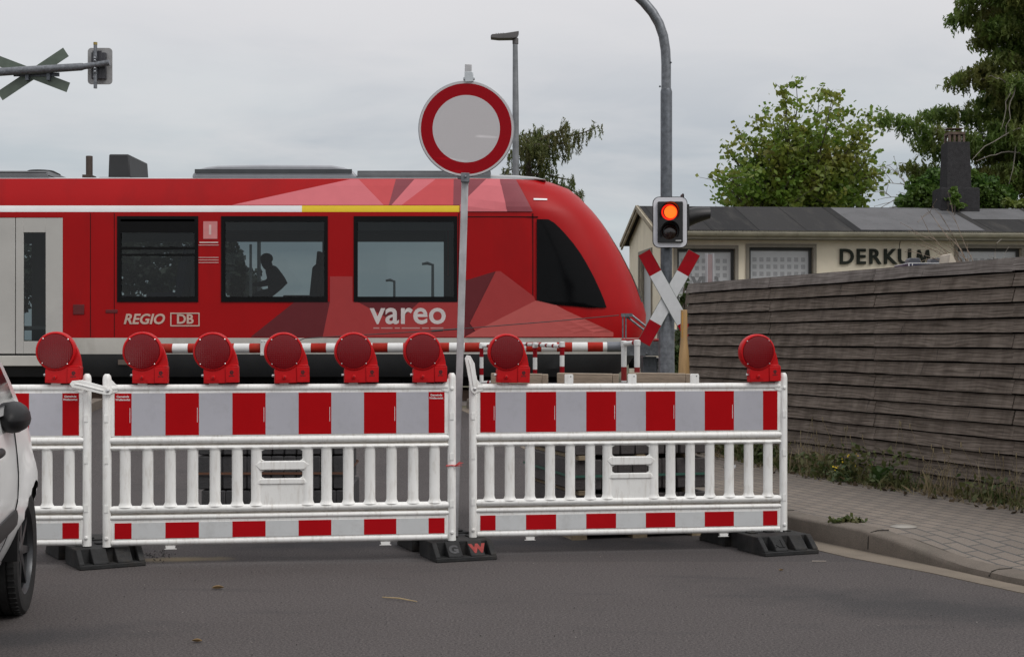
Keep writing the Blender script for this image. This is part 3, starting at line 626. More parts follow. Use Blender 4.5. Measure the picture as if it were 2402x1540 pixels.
# ================================================================== barriers
RED_HI = mat('red_retroreflective_sheet', (.36, .0035, .006), .5, var=.05, scale=4, spec=.06, specks=((.55, .5, .48), 6, .035))
WHT_HI = mat('white_retroreflective_sheet', (.40, .40, .44), .35, var=.05, scale=4, dirt=((.22, .22, .22), .3, 16, (1, 1, 1)), specks=((.08, .08, .08), 5, .03))
RED_LO = mat('red_reflective_sheet', (.39, .004, .008), .5, var=.06, scale=4, spec=.08, specks=((.6, .58, .55), 5, .04))
WHT_LO = mat('white_reflective_sheet', (.56, .575, .58), .4, var=.05, scale=4, dirt=((.3, .29, .27), .35, 14, (1, 1, 1)), specks=((.12, .12, .11), 5, .035))
WHTTXT = mat('white_print', (.6, .58, .58), .5)
def dprof(y, r): return r
def barrier(label, loc, rz, L, first=None):
    if first:
        r = dup(first, loc, rz, label); r.scale = (L/2.0, 1, 1); return r
    t = thing('barrier_fence', label, 'barrier', loc, rz, 'red and white barrier fence panels across the road')
    for x in (.025, 1.975):
        p = MB(); p.tube([(x, 0, 0), (x, 0, .02), (x, 0, .965), (x, 0, .985), (x, 0, .997)], [.0255, .0245, .0245, .0215, .012], 14)
        s = 1 if x < 1 else -1
        p.prism([(x, .88), (x+s*.03, .885), (x+s*.06, .896), (x+s*.06, .93), (x+s*.045, .938), (x+s*.03, .955), (x, .985)], -.016, .016)
        for z in (.05, .905): p.lathe([(.011, 0), (.011, .004), (.006, .008)], 10, 0, T((x+s*.0, -.0245, z)) @ RX(math.pi/2))
        for z in (.22, .5, .74): p.box(x-.012, x+.010, -.0275, -.02, z-.02, z+.02)
        p.build('post', WHITE, t, bevel=0)
    def rail(nm, zc, r, x0=.05, x1=1.95, ry=None, taper=True):
        m = MB(); ry = ry or r
        n = 14; pts = [(x0, 0, zc), (x0+.03, 0, zc), (x1-.03, 0, zc), (x1, 0, zc)]
        m.tube(pts, [r*.55 if taper else r, r, r, r*.55 if taper else r], n, 0, True, ry/r); return m.build(nm, WHITE, t)
    rail('rail', .915, .0205, taper=False); rail('rail', .612, .0215, .03, 1.97, .026); rail('rail', .568, .0145, .03, 1.97, .022)
    rail('rail', .212, .0215, .03, 1.97, .026); rail('rail', .166, .0165, .03, 1.97, .022); rail('rail', .022, .019, taper=False)
    g = MB(); g.box(.04, 1.96, -.009, .012, .573, .61); g.box(.04, 1.96, -.009, .012, .17, .21); g.build('rail_web', mat('grimy_white_plastic', (.34, .31, .27), .6, var=.2, scale=9, dirt=((.07, .065, .05), .8, 6, (3, 1, 1))), t)
    for z0, z1, n_, a, b, zs0, zs1, big in ((.632, .9, 'upper_board', RED_HI, WHT_HI, .641, .885, 1), (.035, .152, 'lower_board', RED_LO, WHT_LO, .045, .136, 0)):
        m = MB(); m.box(.045, 1.955, -.012, .012, z0, z1); bo = m.build(n_, WHITE, t, bevel=.004)
        x0, x1 = .068, 1.932; w_ = (x1-x0)/10; e = [x0, x0+w_/2]+[x0+w_/2+w_*i for i in range(1, 10)]+[x1]
        s = MB()
        for i in range(11):
            for sy in (-.0145, .0145): s.box(e[i], e[i+1], min(sy, sy*.8), max(sy, sy*.8), zs0, zs1, i % 2)
        s.build('striped_sheet', [a, b], bo)
        if big:
            tx = MB()
            tl = MB()
            for xx in (e[0]+w_*.24, e[10]+w_*.24):
                tl.text('Gemeinde', .0165, T((xx, -.0152, .866)), 0, .0003, .0005); tl.text('Weilerswist', .0165, T((xx, -.0152, .848)), 0, .0003, .0005)
            for i in (0, 2, 4, 6, 8): tx.box(e[i+1]-.0105, e[i+1]-.0075, -.0150, -.0146, .715, .80)
            tx.build('maker_mark', WHTTXT, bo, smooth=None); tl.build('municipality_lettering', WHTTXT, bo, smooth=None)
    for k in range(16):
        if k in (7, 8): continue
        x = .129+k*.1162
        if k == 6: x = .855
        if k == 9: x = 1.145
        if k < 6: x = .125+k*.1245
        if k > 9: x = 1.875-(15-k)*.1245
        m = MB(); r = .0305
        prof = [(.047, .226), (.040, .233), (.034, .242), (r, .254), (r, .545), (.033, .554), (.041, .564)]
        m.lathe(prof, 16, 0, T((x, 0, 0)) @ Matrix.Diagonal((1, .62, 1, 1))); m.build('slat', WHITE, t, smooth=60)
    g = MB(); g.box(.85, 1.15, -.012, .012, .225, .372, 0)
    for zc, h in ((.458, .026),):
        g.prism([(.845, zc+h*.2), (.875, zc-h*.95), (1.125, zc-h*.95), (1.155, zc+h*.2), (1.125, zc+h), (.875, zc+h)], -.02, .02)
    g.prism([(.848, .35), (1.152, .35), (1.125, .382), (.875, .382)], -.019, .019)
    for x, s in ((.877, 1), (1.123, -1)):
        for z, sz in ((.553, -1), (.484, 1), (.432, -1), (.382, 1)): g.prism([(x, z), (x+s*.026, z), (x+s*.009, z+sz*.009), (x, z+sz*.026)], -.012, .012)
    g.build('grip_panel', WHITE, t, bevel=.005)
    for k in range(-2, 3):
        x = 1.01+k*.395; m = MB(); m.prism([(x-.026, .925), (x-.012, .915), (x+.012, .915), (x+.026, .925), (x+.026, .985), (x+.021, .992), (x-.021, .992), (x-.026, .985)], -.011, .011)
        m.lathe([(.004, 0), (.004, .002)], 8, 1, T((x+.010, -.0115, .978)) @ RX(math.pi/2)); m.build('lamp_holder', [WHITE, GALV_D], t, bevel=.002)
    for x in (.375, 1.59):
        m = MB(); m.prism([(x-.028, 0), (x+.028, 0), (x+.024, -.017), (x+.034, -.02), (x-.034, -.02), (x-.024, -.017)], -.012, .012); m.build('foot', WHITE, t)
    m = MB(); m.prism([(.012, -.02), (.012, .03), (-.005, .155), (-.03, .2), (-.052, .205), (-.064, .185), (-.052, .12), (-.03, .0), (-.02, -.02), (-.005, -.03)], -.008, .008)
    m.tube([(-.012, -.0095, .02), (-.030, -.0095, .14), (-.040, -.0095, .18)], .0045, 6); m.lathe([(.011, 0), (.011, .004), (.005, .007)], 10, 1, T((-.004, -.008, 0)) @ RX(math.pi/2))
    h = m.build('hook_arm', [WHITE, STEEL], t, bevel=.002); h.location = (.035, -.034, .905)
    return t
GRP = 'red and white barrier fence panels across the road'
vM = Vector((2.03, .28)); B_mid = barrier('complete barrier panel in the middle carrying five red warning lamps', (-2.365, 8.47, .112), math.atan2(.28, 2.03), 2.05)
B_mid.scale = (2.05/2.0, 1, 1)
B_right = barrier('barrier panel beside the footpath with three empty lamp holders between two red lamps', (-.262, 8.92, .103), math.atan2(.27, 1.985), 2.005, B_mid)
for ch in list(B_right.children_recursive):
    if ch.name.startswith('municipality_lettering'): bpy.data.objects.remove(ch)
aL = math.radians(4); LL = 2.02
B_left = barrier('barrier panel half hidden behind the white car with one red lamp', (-2.437-LL*math.cos(aL), 8.50-LL*math.sin(aL), .113), aL, LL, B_mid)
for b, a, sc_ in ((B_mid, -66, 1), (B_right, 0, 1), (B_left, -15, 1)):
    for ch in b.children:
        if ch.name.startswith('hook_arm'): ch.rotation_euler = (0, math.radians(a), 0)

# ------------------------------------------------------------------ warning lamps
LRED = mat('lamp_red_plastic', (.46, .0035, .006), .42, var=.06, scale=12, spec=.22, dirt=((.12, .002, .004), .4, 9, (1, 1, 1)))
def m_lens():
    m, nt, b = nodes_of('red_lamp_lens'); v = coords(nt)
    b.inputs['Base Color'].default_value = (.15, .002, .005, 1); b.inputs['Roughness'].default_value = .12; b.inputs['Specular IOR Level'].default_value = .35
    out = None
    for d in 'XZ':
        wv = N(nt, 'ShaderNodeTexWave'); wv.bands_direction = d; wv.inputs['Scale'].default_value = 26; nt.links.new(v, wv.inputs['Vector'])
        if out is None: out = wv.outputs['Fac']
        else:
            mm = N(nt, 'ShaderNodeMath', operation='MULTIPLY'); nt.links.new(out, mm.inputs[0]); nt.links.new(wv.outputs['Fac'], mm.inputs[1]); out = mm.outputs[0]
    bump(nt, b, out, .2, .004); return m
LENS = m_lens(); LDARK = mat('dark_red_print', (.05, .001, .002), .5)
def lamp_proto(label, loc, rz):
    t = thing('warning_lamp', label, 'warning lamp', loc, rz, 'red warning lamps on the barrier fences')
    c = (-.045, .184); h = MB(); D = T((c[0], 0, c[1])) @ RX(math.pi/2)
    h.lathe([(.100, -.036), (.111, -.030), (.1135, -.01), (.1135, .026), (.109, .034), (.1005, .036), (.0985, .030)], 44, 0, D, True)
    h.prism([(-.1, 0), (.028, 0), (.028, .10), (.02, .125), (-.07, .125), (-.082, .105), (-.093, .09), (-.1, .075)], -.028, .03)
    arc = [(-.045, .297), (-.01, .29), (.022, .268), (.05, .238), (.072, .2), (.087, .16), (.096, .118), (.098, .09), (.03, .09), (.03, .13), (.06, .18), (.02, .24)]
    h.prism(arc, -.005, .034); h.build('housing', LRED, t, bevel=.003)
    b = MB(); b.box(.026, .101, -.034, .036, .002, .095); b.prism([(.026, .095), (.101, .095), (.094, .105), (.032, .105)], -.026, .036); b.build('battery_box', LRED, t, bevel=.003)
    l = MB(); rr = [.0985*math.sin(math.pi/2*i/9) for i in range(10)]
    prof = [(max(r, .0005), .031+.016*math.sqrt(max(0, 1-(r/.115)**2))) for r in rr]; l.lathe(prof, 44, 0, D, False); l.build('lens', LENS, t, smooth=60)
    s = MB()
    for a in (45, 135, 225, 315): s.ball((c[0]+.1*math.cos(math.radians(a)), -.036, c[1]+.1*math.sin(math.radians(a))), .0048, 8)
    s.build('screw', STEEL, t)
    k = MB(); k.lathe([(.013, 0), (.012, .007), (.004, .010)], 12, 0, T((-.044, -.028, .034)) @ RX(math.pi/2)); k.lathe([(.004, .010), (.004, .0115)], 8, 1, T((-.044, -.028, .034)) @ RX(math.pi/2))
    for z in (.008, .014, .02): k.box(-.097, -.012, -.0295, -.028, z, z+.0025)
    k.build('lock_boss', [LRED, LDARK], t)
    bt = MB(); bt.lathe([(.008, 0), (.008, .012), (.004, .016)], 8, 0, T((-.1, 0, .045)) @ RY(-math.pi/2)); bt.build('bolt', STEEL, t)
    e = MB()
    for i in range(5): e.lathe([(.0055, 0), (.005, .0006)], 8, 0, T((.062+.007*math.cos(i*1.257), -.0342, .062+.007*math.sin(i*1.257))) @ RX(math.pi/2))
    e.box(.055, .069, -.0348, -.0342, .048, .051)
    for i in range(4): e.box(.047+.008*i, .053+.008*i, -.0348, -.0342, .038, .044)
    e.build('emblem', LDARK, t); return t
def on(b, L, x): return b.matrix_basis @ Vector((x, 0, .936))
bpy.context.view_layer.update()
lamps = [(B_left, 1.01+.395*2, 9, 'red warning lamp on the left barrier beside the white car'), (B_mid, 1.01-.395*2, 8, 'leftmost of the five red warning lamps on the middle barrier'), (B_mid, 1.01-.395, 8, 'second red warning lamp from the left on the middle barrier'),
         (B_mid, 1.01, 9, 'centre one of the five red warning lamps on the middle barrier'), (B_mid, 1.01+.395, 8, 'red warning lamp left of the one next to the sign post on middle barrier'), (B_mid, 1.01+.395*2, 10, 'red warning lamp just left of the round sign post'),
         (B_right, 1.01-.395*2, 12, 'red warning lamp just right of the round sign post, in front of striped railings'), (B_right, 1.01+.395*2, 13, 'lone red warning lamp in front of the dark timber fence')]
lp = None; rl = random.Random(8)
for b, x, a, lb in lamps:
    p = b.matrix_basis @ Vector((x+.045, -.012, .942)); rz = b.rotation_euler[2]+math.radians(a-7+rl.uniform(-4, 4))
    if lp is None: lp = lamp_proto(lb, p, rz); L0 = lp
    else: lp = dup(L0, p, rz, lb)
    lp.rotation_euler[1] = math.radians(rl.uniform(-2, 2))

# ------------------------------------------------------------------ rubber base plates
def base_proto(label, loc, rz):
    t = thing('rubber_base', label, 'barrier base', loc, rz, 'black rubber base plates under the barrier fences'); W = .19; m = MB()
    for s in (1, -1):
        y = lambda v: -s*v
        def bx(x0, x1, a, b, z0, z1): m.box(x0, x1, min(y(a), y(b)), max(y(a), y(b)), z0, z1)
        bx(-W, W, .075, .30, 0, .108); bx(-W, W, .30, .405, 0, .026)
        for x0, x1 in ((-W, -W+.03), (-.108, -.02), (.03, .118), (W-.035, W)):
            pr = [(.29, .02), (.395, .024), (.395, .034), (.315, .108), (.29, .108)]
            m.add([(x0, y(a), z) for a, z in pr]+[(x1, y(a), z) for a, z in pr], [(0, 1, 2, 3, 4), (9, 8, 7, 6, 5)]+[(i, (i+1) % 5, 5+(i+1) % 5, 5+i) for i in range(5)])
        for x in (-.12, .0, .12): bx(x-.03, x+.03, .1, .16, .108, .118)
    m.box(-.15, .15, -.074, .074, 0, .1)
    m.build('body', RUBBER, t, bevel=.006); return t
bl = base_proto('black rubber base plate under the joint beside the car wheel', (-2.49, 8.74, 0), math.radians(31))
bm_ = dup(bl, (-.41, 9.03, 0), math.radians(21), 'black rubber base plate below the sign post with a faded red stencil letter W')
br_ = dup(bl, (1.55, 9.27, 0), math.radians(22), 'black rubber base plate with moulded K1 at the right end of the barriers')
slope = math.atan2(.074, .08)
def on_slope(x): return T((x, -.362, .066)) @ RX(-(math.pi/2-slope))
m = MB(); m.text('W', .085, on_slope(.082), 0, .0012, .006); m.build('stencil_letter', mat('faded_red_paint', (.26, .035, .03), .8, var=.25, scale=40), bm_, smooth=None)
m = MB(); m.text('G', .08, on_slope(-.068), 0, .0012, .004); m.build('stencil_letter', mat('faded_grey_paint', (.06, .06, .063), .8, var=.25, scale=40), bm_, smooth=None)
m = MB(); m.text('K1', .075, on_slope(-.068), 0, .004, .003); m.build('moulded_lettering', RUBBER, br_, smooth=None)

# ------------------------------------------------------------------ round no-entry-for-vehicles sign
def m_sheet(name, col, cell=.0):
    m, nt, b = nodes_of(name); v = coords(nt, scale=(1, 1, 1))
    vo = N(nt, 'ShaderNodeTexVoronoi'); vo.inputs['Scale'].default_value = 170; vo.inputs['Randomness'].default_value = .05; nt.links.new(v, vo.inputs['Vector'])
    c = mixc(nt, ramp(nt, vo.outputs['Distance'], .38, .6), col, mul(col, .72))
    sc = N(nt, 'ShaderNodeTexNoise'); sc.inputs['Scale'].default_value = 3; nt.links.new(coords(nt, scale=(1, 1, 5), rot=(0, .35, 0)), sc.inputs['Vector'])
    c = mixc(nt, ramp(nt, sc.outputs['Fac'], .66, .72), c, mul(col, 1.25))
    nt.links.new(c, b.inputs['Base Color']); b.inputs['Roughness'].default_value = .35; return m
SIGN_W = m_sheet('sign_white_sheet', (.50, .48, .49)); SIGN_R = m_sheet('sign_red_sheet', (.29, .003, .008)); SIGN_R.node_tree.nodes['Principled BSDF'].inputs['Specular IOR Level'].default_value = .1
ds = 9.0; pb = P(1067, 1262, ds+.02); pt = P(1104, 137, ds+.02)
sg = thing('traffic_sign', 'round white prohibition sign with red rim on a leaning square steel post', 'road sign', (pb.x, ds, .1)); sb = Vector((pb.x, ds, .1))
tilt = math.atan2(P(1091, 420, ds).x-pb.x, PZ(420, ds)-.1); sg.rotation_euler = (0, tilt, 0)
hs = (PZ(305, ds)-.1)/math.cos(tilt); Rm = T((0, -.045, hs)) @ RX(math.pi/2)
p = MB(); p.box(-.021, .021, -.021, .021, -.02, hs+.40); p.build('post', mat('zinc_post', (.42, .42, .43), .5, .3, var=.2, scale=9, dirt=((.16, .16, .16), .4, 5, (6, 6, .6)), bmp=.05), sg, bevel=.003)
p = MB(); p.lathe([(.2915, -.010), (.2935, -.004), (.2935, .004), (.289, .0065), (.0005, .0065)], 72, 0, Rm); d = p.build('sign_plate', mat('sign_edge_grey', (.30, .31, .33), .4, .3, var=.1), sg, smooth=40)
p = MB(); p.lathe([(.2885, .0085), (.277, .0085)], 72, 0, Rm, False); p.build('sign_border', SIGN_W, d)
p = MB(); p.lathe([(.277, .0087), (.2055, .0087)], 72, 0, Rm, False); p.build('red_ring', SIGN_R, d)
p = MB(); p.lathe([(.2055, .0087), (.0005, .0087)], 72, 0, Rm, False); p.build('sign_face', SIGN_W, d)
p = MB(); p.box(-.024, .028, -.056, -.02, hs-.325, hs-.268); p.box(-.045, -.02, -.045, -.02, hs-.305, hs-.285); p.lathe([(.009, 0), (.009, .006), (.004, .009)], 10, 0, T((.003, -.056, hs-.292)) @ RX(math.pi/2)); p.build('clamp', GALV, sg, bevel=.004)
p = MB(); q = T((.006, 0, hs+.335)) @ RY(math.radians(-4)); p.box(-.026, .026, -.062, .024, -.05, .012, 0, q); p.box(-.036, .034, -.03, .01, -.03, -.015, 0, q); p.build('clamp', mat('bright_zinc', (.5, .53, .55), .35, .4, var=.1), sg, bevel=.003)
m = MB(); nrs = random.Random(3)
m.tube([(-.03, -.026, .0), (0, -.029, .004), (.03, -.026, .0), (.03, .026, -.002), (0, .03, .002), (-.03, .026, 0), (-.03, -.026, 0)], .004, 6)
for i in range(9): e = Vector((.045+nrs.uniform(0, .03), -.03+nrs.uniform(-.02, .02), nrs.uniform(.0, .03))); m.tube([(.02, -.03, 0), e], [.003, .0015], 4)
tp = m.build('barrier_tape', mat('red_tape', (.5, .06, .06), .6, var=.3), None); tp.location = B_mid.matrix_basis @ Vector((1.975, 0, .445))
tag(tp, 'knotted scrap of red barrier tape tied round the middle barrier post', 'tape')

# ================================================================== pallets of kerb stones and slabs
def m_stone(name, col): return mat(name, col, .9, var=.22, scale=9, fine=.3, bmp=.5, bscale=55, dirt=(mul(col, .5), .5, 4, (1, 1, 1)))
CONC_D = m_stone('dark_kerb_stone', (.042, .042, .044)); CONC_M = m_stone('grey_brown_slab', (.066, .060, .060)); PALW = mat('pallet_wood', (.25, .20, .13), .85, var=.3, scale=7, stretch=(3, 3, 12), bmp=.3)
def stone_stack(name, label, cat, loc, rz, cols, wv, depth, rows, mt, strap, sz, pal_h, rnd, gap=.012):
    t = thing(name, label, cat, loc, rz); tot = cols*wv
    pl = MB()
    for x in (.0, tot*.5-.05, tot-.1): pl.box(x, x+.1, .0, depth, 0.0, pal_h*.72)
    for y in np.linspace(.0, depth-.1, 5): pl.box(-.01, tot+.01, y, y+.1, pal_h*.72+.001, pal_h)
    pl.build('pallet', PALW, t)
    proto = None; spacers = []
    for r, (z0, z1) in enumerate(rows):
        sh = rnd.uniform(-.02, .02)
        for c in range(cols):
            if proto is None or r == 0:
                m = MB(); e = .008; x0, x1 = .0015, wv-.0015; h = z1-z0
                m.box(x0, x1, 0, depth, 0, h); o = m.build('kerb_stone', mt, t, bevel=.007, seg=1); proto = o
                o.location = (c*wv+sh, rnd.uniform(-.008, .008), z0)
            else:
                o = proto.copy(); COL.objects.link(o); o.parent = t; o.location = (c*wv+sh, rnd.uniform(-.008, .008), z0); o.scale = (1, 1, (z1-z0)/(rows[0][1]-rows[0][0]))
        if r < len(rows)-1 and rows[r+1][0]-z1 > .015:
            for u in (.07, tot*.5, tot-.12):
                m = MB(); m.box(u-.03, u+.03, -.025, depth+.01, z1+.001, rows[r+1][0]-.001); m.build('spacer', PALW, t)
            for v in (.16, depth-.2):
                pass
    zm = sz; s = MB(); g = .010
    pts = [(-g, -g), (tot+g, -g), (tot+g, depth+g), (-g, depth+g)]
    for (a, b), (c, d_) in zip(pts, pts[1:]+pts[:1]):
        n_ = Vector((d_-b, a-c, 0)).normalized()*.0015
        s.add([(a, b, zm-.008), (c, d_, zm-.008), (c, d_, zm+.008), (a, b, zm+.008)], [(0, 1, 2, 3)]); s.add([(a+n_.x, b+n_.y, zm-.008), (c+n_.x, d_+n_.y, zm-.008), (c+n_.x, d_+n_.y, zm+.008), (a+n_.x, b+n_.y, zm+.008)], [(0, 1, 2, 3)])
    s.build('strap', strap, t, smooth=None); return t
rs = random.Random(2)
stone_stack('kerb_stone_stack', 'strapped stack of dark concrete kerb stones behind the middle barrier', 'stone stack', (PX(465, 9.95), 9.95, 0), math.radians(1.5), 12, .083, 1.0, [(.05, .283), (.292, .516), (.525, .74)], CONC_D, mat('rusty_strap', (.10, .045, .025), .8, var=.3), .40, .05, rs)
S2 = stone_stack('slab_stack', 'green strapped stack of grey brown concrete slabs behind the right barrier', 'stone stack', (.393, 9.56, 0), math.radians(15), 9, .104, 1.15, [(.095, .292), (.322, .52), (.55, .75), (.78, .992)], CONC_M, mat('green_strap', (.03, .11, .08), .5), .415, .09, rs)
TIMB = mat('weathered_timber_beam', (.27, .215, .16), .85, var=.25, scale=5, stretch=(1.5, 10, 10), bmp=.4, bscale=20, dirt=((.09, .08, .07), .5, 7, (1, 6, 6)))
for i, (x0, x1, y0, y1, dd, rz, lb) in enumerate(((1151, 1284, 880, 906, 9.75, -5, 'grey timber offcut on the slab stack below the lamp'), (1306, 1450, 882, 907, 9.8, -6, 'brown timber offcut on the slab stack between the two other offcuts'), (1476, 1621, 885, 907, 9.9, -8, 'longest brown timber offcut at the right on the slab stack'))):
    a = P(x0, y0, dd); b = P(x1, y0, dd); Lg = (b-a).length; m = MB(); m.box(0, Lg*.90, 0, .10, 0, .072); m.box(Lg*.9+.001, Lg, .004, .096, .002, .07)
    o = m.build('timber_offcut', TIMB, None, bevel=.004); o.location = (a.x, dd, 1.012); o.rotation_euler = (0, math.radians(.8), math.radians(rz)); tag(o, lb, 'timber', 'timber offcuts on the slab stack')

# ================================================================== level crossing gear
CRED = mat('crossing_red_sheet', (.28, .003, .009), .45, spec=.12, var=.1, scale=7, dirt=((.12, .02, .02), .3, 6, (1, 1, 1)))
CWHT = mat('crossing_white_sheet', (.55, .56, .57), .35, var=.06, scale=4, dirt=((.36, .37, .38), .4, 6, (1, 1, 1)))
BACKG = mat('cross_back_green_grey', (.10, .125, .10), .5, .2, var=.15)
def cross_planks(t, c, half, half2, front=CWHT, red=CRED, w=.152, back=False, ly=0.0):
    for k, hv in enumerate((half, half2)):
        L = math.hypot(*hv); a = math.atan2(hv[1], hv[0]); R = T((c[0], c[1]-k*.014, c[2])) @ RY(-a); pm = MB()
        pm.box(-L, L, .0, .010, -w/2, w/2, 2, R)
        if not back:
            e = .004
            pm.box(-L+e, -L+.27, -.002, .0005, -w/2+e, w/2-e, 1, R); pm.box(L-.27, L-e, -.002, .0005, -w/2+e, w/2-e, 1, R); pm.box(-L+.27, L-.27, -.002, .0005, -w/2+e, w/2-e, 0, R)
        pm.build('cross_plank', [front, red, BACKG], t)
dp = 16.6; sp = dp/F
def G(px, py, d=dp): return P(px, py, d)
gz = ground_z(dp)
pole = thing('signal_mast', 'grey steel gooseneck mast carrying the lit red crossing signal', 'signal', (PX(1563, dp), dp, gz)); pbv = Vector((PX(1563, dp), dp, gz))
m = MB(); q = lambda px, py, dy=0: P(px, py, dp+dy)-pbv
m.tube([q(1563.5, 1065)-Vector((0, 0, .2)), q(1563.5, 745), q(1563.5, 737), q(1563, 733)], [.090, .090, .084, .068], 22); m.build('mast_sleeve', GALV, pole)
m = MB(); m.tube([q(1563, 760), q(1563, 215), q(1562.5, 209)], [.066, .066, .058], 20); m.build('mast', GALV_D, pole)
m = MB(); neck = [(1562.5, 214), (1562.5, 150), (1561, 118), (1556, 85), (1546, 56), (1531, 30), (1510, 5), (1486, -18), (1455, -45), (1420, -68), (1370, -88), (1300, -100), (1180, -106), (1020, -112)]
m.tube([q(a, b) for a, b in neck], [.055]*10+[.05]*4, 18); m.build('gooseneck_arm', GALV, pole)
m = MB(); m.ball(q(1573, 148)+Vector((0, -.03, 0)), .012, 8); m.ball(q(1550, 203)+Vector((-.01, 0, 0)), .012, 8); m.build('bolt', GALV_D, pole)
# signal head
SH = q(1568, 524); sh = thing('crossing_signal', 'white bordered level crossing signal with its upper lens lit red', 'signal', pbv+SH+Vector((0, -.17, 0)))
W2, H2 = 40.5*sp, 59.5*sp
def rrect(w, h, r, n=6):
    o = []
    for cx, cz, a0 in ((w-r, h-r, 0), (-w+r, h-r, 90), (-w+r, -h+r, 180), (w-r, -h+r, 270)):
        for i in range(n+1): a = math.radians(a0+90*i/n); o.append((cx+r*math.cos(a), cz+r*math.sin(a)))
    return o
m = MB(); m.prism(rrect(W2, H2, .075), .0, .02); bp = m.build('backing_board', BLACK, sh, bevel=.003)
m = MB(); o_ = rrect(W2-.008, H2-.008, .068); i_ = rrect(W2*.72, H2*.80, .012); n_ = len(o_)
m.add([(x, -.003, z) for x, z in o_]+[(x, -.003, z) for x, z in i_], [(i, (i+1) % n_, n_+(i+1) % n_, n_+i) for i in range(n_)]); m.build('reflective_border', mat('signal_border_white', (.62, .62, .66), .35, var=.03), bp, smooth=None)
HOUS = mat('signal_housing', (.010, .0095, .010), .42, var=.2)
m = MB(); m.prism(rrect(W2*.72, H2*.80, .012), -.035, .001); m.box(-W2*.5, W2*.5, .02, .17, -H2*.75, H2*.75); m.build('housing', HOUS, sh, bevel=.004)
for nm, z, lens in (('signal_lens', H2*.385, m_emit('lit_red_lens', (1, .13, .012), 1.0)), ('signal_lens', -H2*.365, mat('unlit_lens', (.02, .006, .004), .15, spec=.8))):
    cxx = -.012; R = T((cxx, -.035, z)) @ RX(math.pi/2)
    if z > 0: lens = [m_emit('lit_lens_core', (1, .15, .012), 1.5), m_emit('lit_lens_rim', (1, .02, .008), .95)]
    else: lens = [lens, lens]
    m = MB(); r0 = .098; m.lathe([(.0005, .022), (r0*.35, .020), (r0*.60, .014), (r0*.72, .010)], 30, 0, R @ T((.012, -.0, 0)), False); m.lathe([(r0*.72, .0102), (r0, -.004)], 30, 1, R, False)
    m.build(nm, lens, sh)
    v = MB(); rows = []
    for u in (0, 1):
        rows.append([(cxx+.107*math.cos(a), -.033-.0-u*(.055+.11*max(0, math.sin(a))**1.0), z+.107*math.sin(a)) for a in [math.radians(-35+250*i/30) for i in range(31)]])
    v.grid(rows); rows = [[(cxx+.101*math.cos(a), -.033-u*(.055+.11*max(0, math.sin(a))), z+.101*math.sin(a)) for a in [math.radians(-35+250*i/30) for i in range(31)]] for u in (0, 1)]; v.grid(rows); v.build('visor', HOUS, sh, recalc=False)
m = MB(); m.box(W2*.30, W2*.62, -.0365, -.035, -H2*.74, -H2*.70); m.build('maker_plate', mat('pale_plate', (.5, .5, .5), .5), sh)
m = MB(); m.box(-.05, .05, .16, .19, -.03, .03); m.box(-.09, .09, .155, .2, .1, .14); m.box(-.09, .09, .155, .2, -.16, -.12); m.build('bracket', GALV_D, sh)
s2 = thing('side_signal', 'black signal lamp seen from the side pointing right beside the lit signal', 'signal', P(1630, 507, dp+.12))
m = MB(); m.box(-.135, -.075, -.10, .10, -.165, .13); m.build('housing', HOUS, s2, bevel=.006); m = MB(); m.prism([(-.15, -.18), (-.138, -.17), (-.138, .235), (-.15, .25)], -.13, .13); m.build('backing_board', BLACK, s2)
m = MB(); rows = []
for x, r, zc in ((-.075, .105, -.02), (.0, .103, .0), (.10, .094, .012), (.17, .085, .018)):
    rows.append([(x-(.0 if x < 0 else 0), r*math.cos(a), zc+r*math.sin(a)*(1 if math.sin(a) > 0 else lerp(1, .55, (x+.075)/.245))) for a in [2*math.pi*i/24 for i in range(25)]])
m.grid(rows); m.build('visor', HOUS, s2)
m = MB(); m.tube([(-.145, .02, -.02), (-.27, .03, -.02)], .02, 8); m.build('bracket', GALV_D, s2)
sc_ = thing('crossing_sign', 'red and white X shaped crossing sign on the signal mast', 'road sign', P(1567, 699, dp)+Vector((0, -.11, 0)))
cross_planks(sc_, (0, 0, 0), (59*sp, 106*sp), (-59*sp, 106*sp))
m = MB(); m.box(-.04, .04, .012, .04, -.05, .05); m.box(-.09, .09, .011, .02, -.02, .02); m.build('bracket', GALV_D, sc_)
s3 = thing('crossing_sign', 'X shaped crossing sign hanging from the gooseneck arm above the frame', 'road sign', P(1092, -121, dp)+Vector((0, -.11, 0))); cross_planks(s3, (0, 0, 0), (59*sp, 106*sp), (-62*sp, 115*sp))
# barrier boom and drive
db_ = 19.2; sb_ = db_/F
boom = thing('crossing_boom', 'lowered red and white level crossing boom in front of the train', 'crossing barrier', P(1590, 812, db_)); bb = Vector(P(1590, 812, db_)); q = lambda px, py, dy=0: P(px, py, db_+dy)-bb
BRED = mat('boom_red', (.33, .016, .008), .5, spec=.15, var=.18, scale=9, dirt=((.25, .07, .04), .4, 7, (1, 1, 1))); BWHT = mat('boom_white', (.66, .66, .65), .45, var=.05)
m = MB(); x = 345.0; edges = [345]; c = 370
while c < 1412: edges += [c, c+36]; c += 72
edges += [1425]
for i, (a, b) in enumerate(zip(edges, edges[1:])): m.tube([q(a, 817-(a-345)*.0035), q(b, 817-(b-345)*.0035)], .0635, 20, 1 if i % 2 == 0 else 0, caps=(i in (0, len(edges)-2)))
m.build('boom_bar', [BRED, BWHT], boom)
m = MB(); m.tube([q(1424, 813), q(1462, 813)], .068, 20); m.box(q(1440, 0).x, q(1475, 0).x, -.03, .03, q(0, 812).z, q(0, 806).z); m.build('boom_socket', mat('grey_painted_steel', (.16, .17, .19), .4, .2, var=.1), boom, bevel=.004)
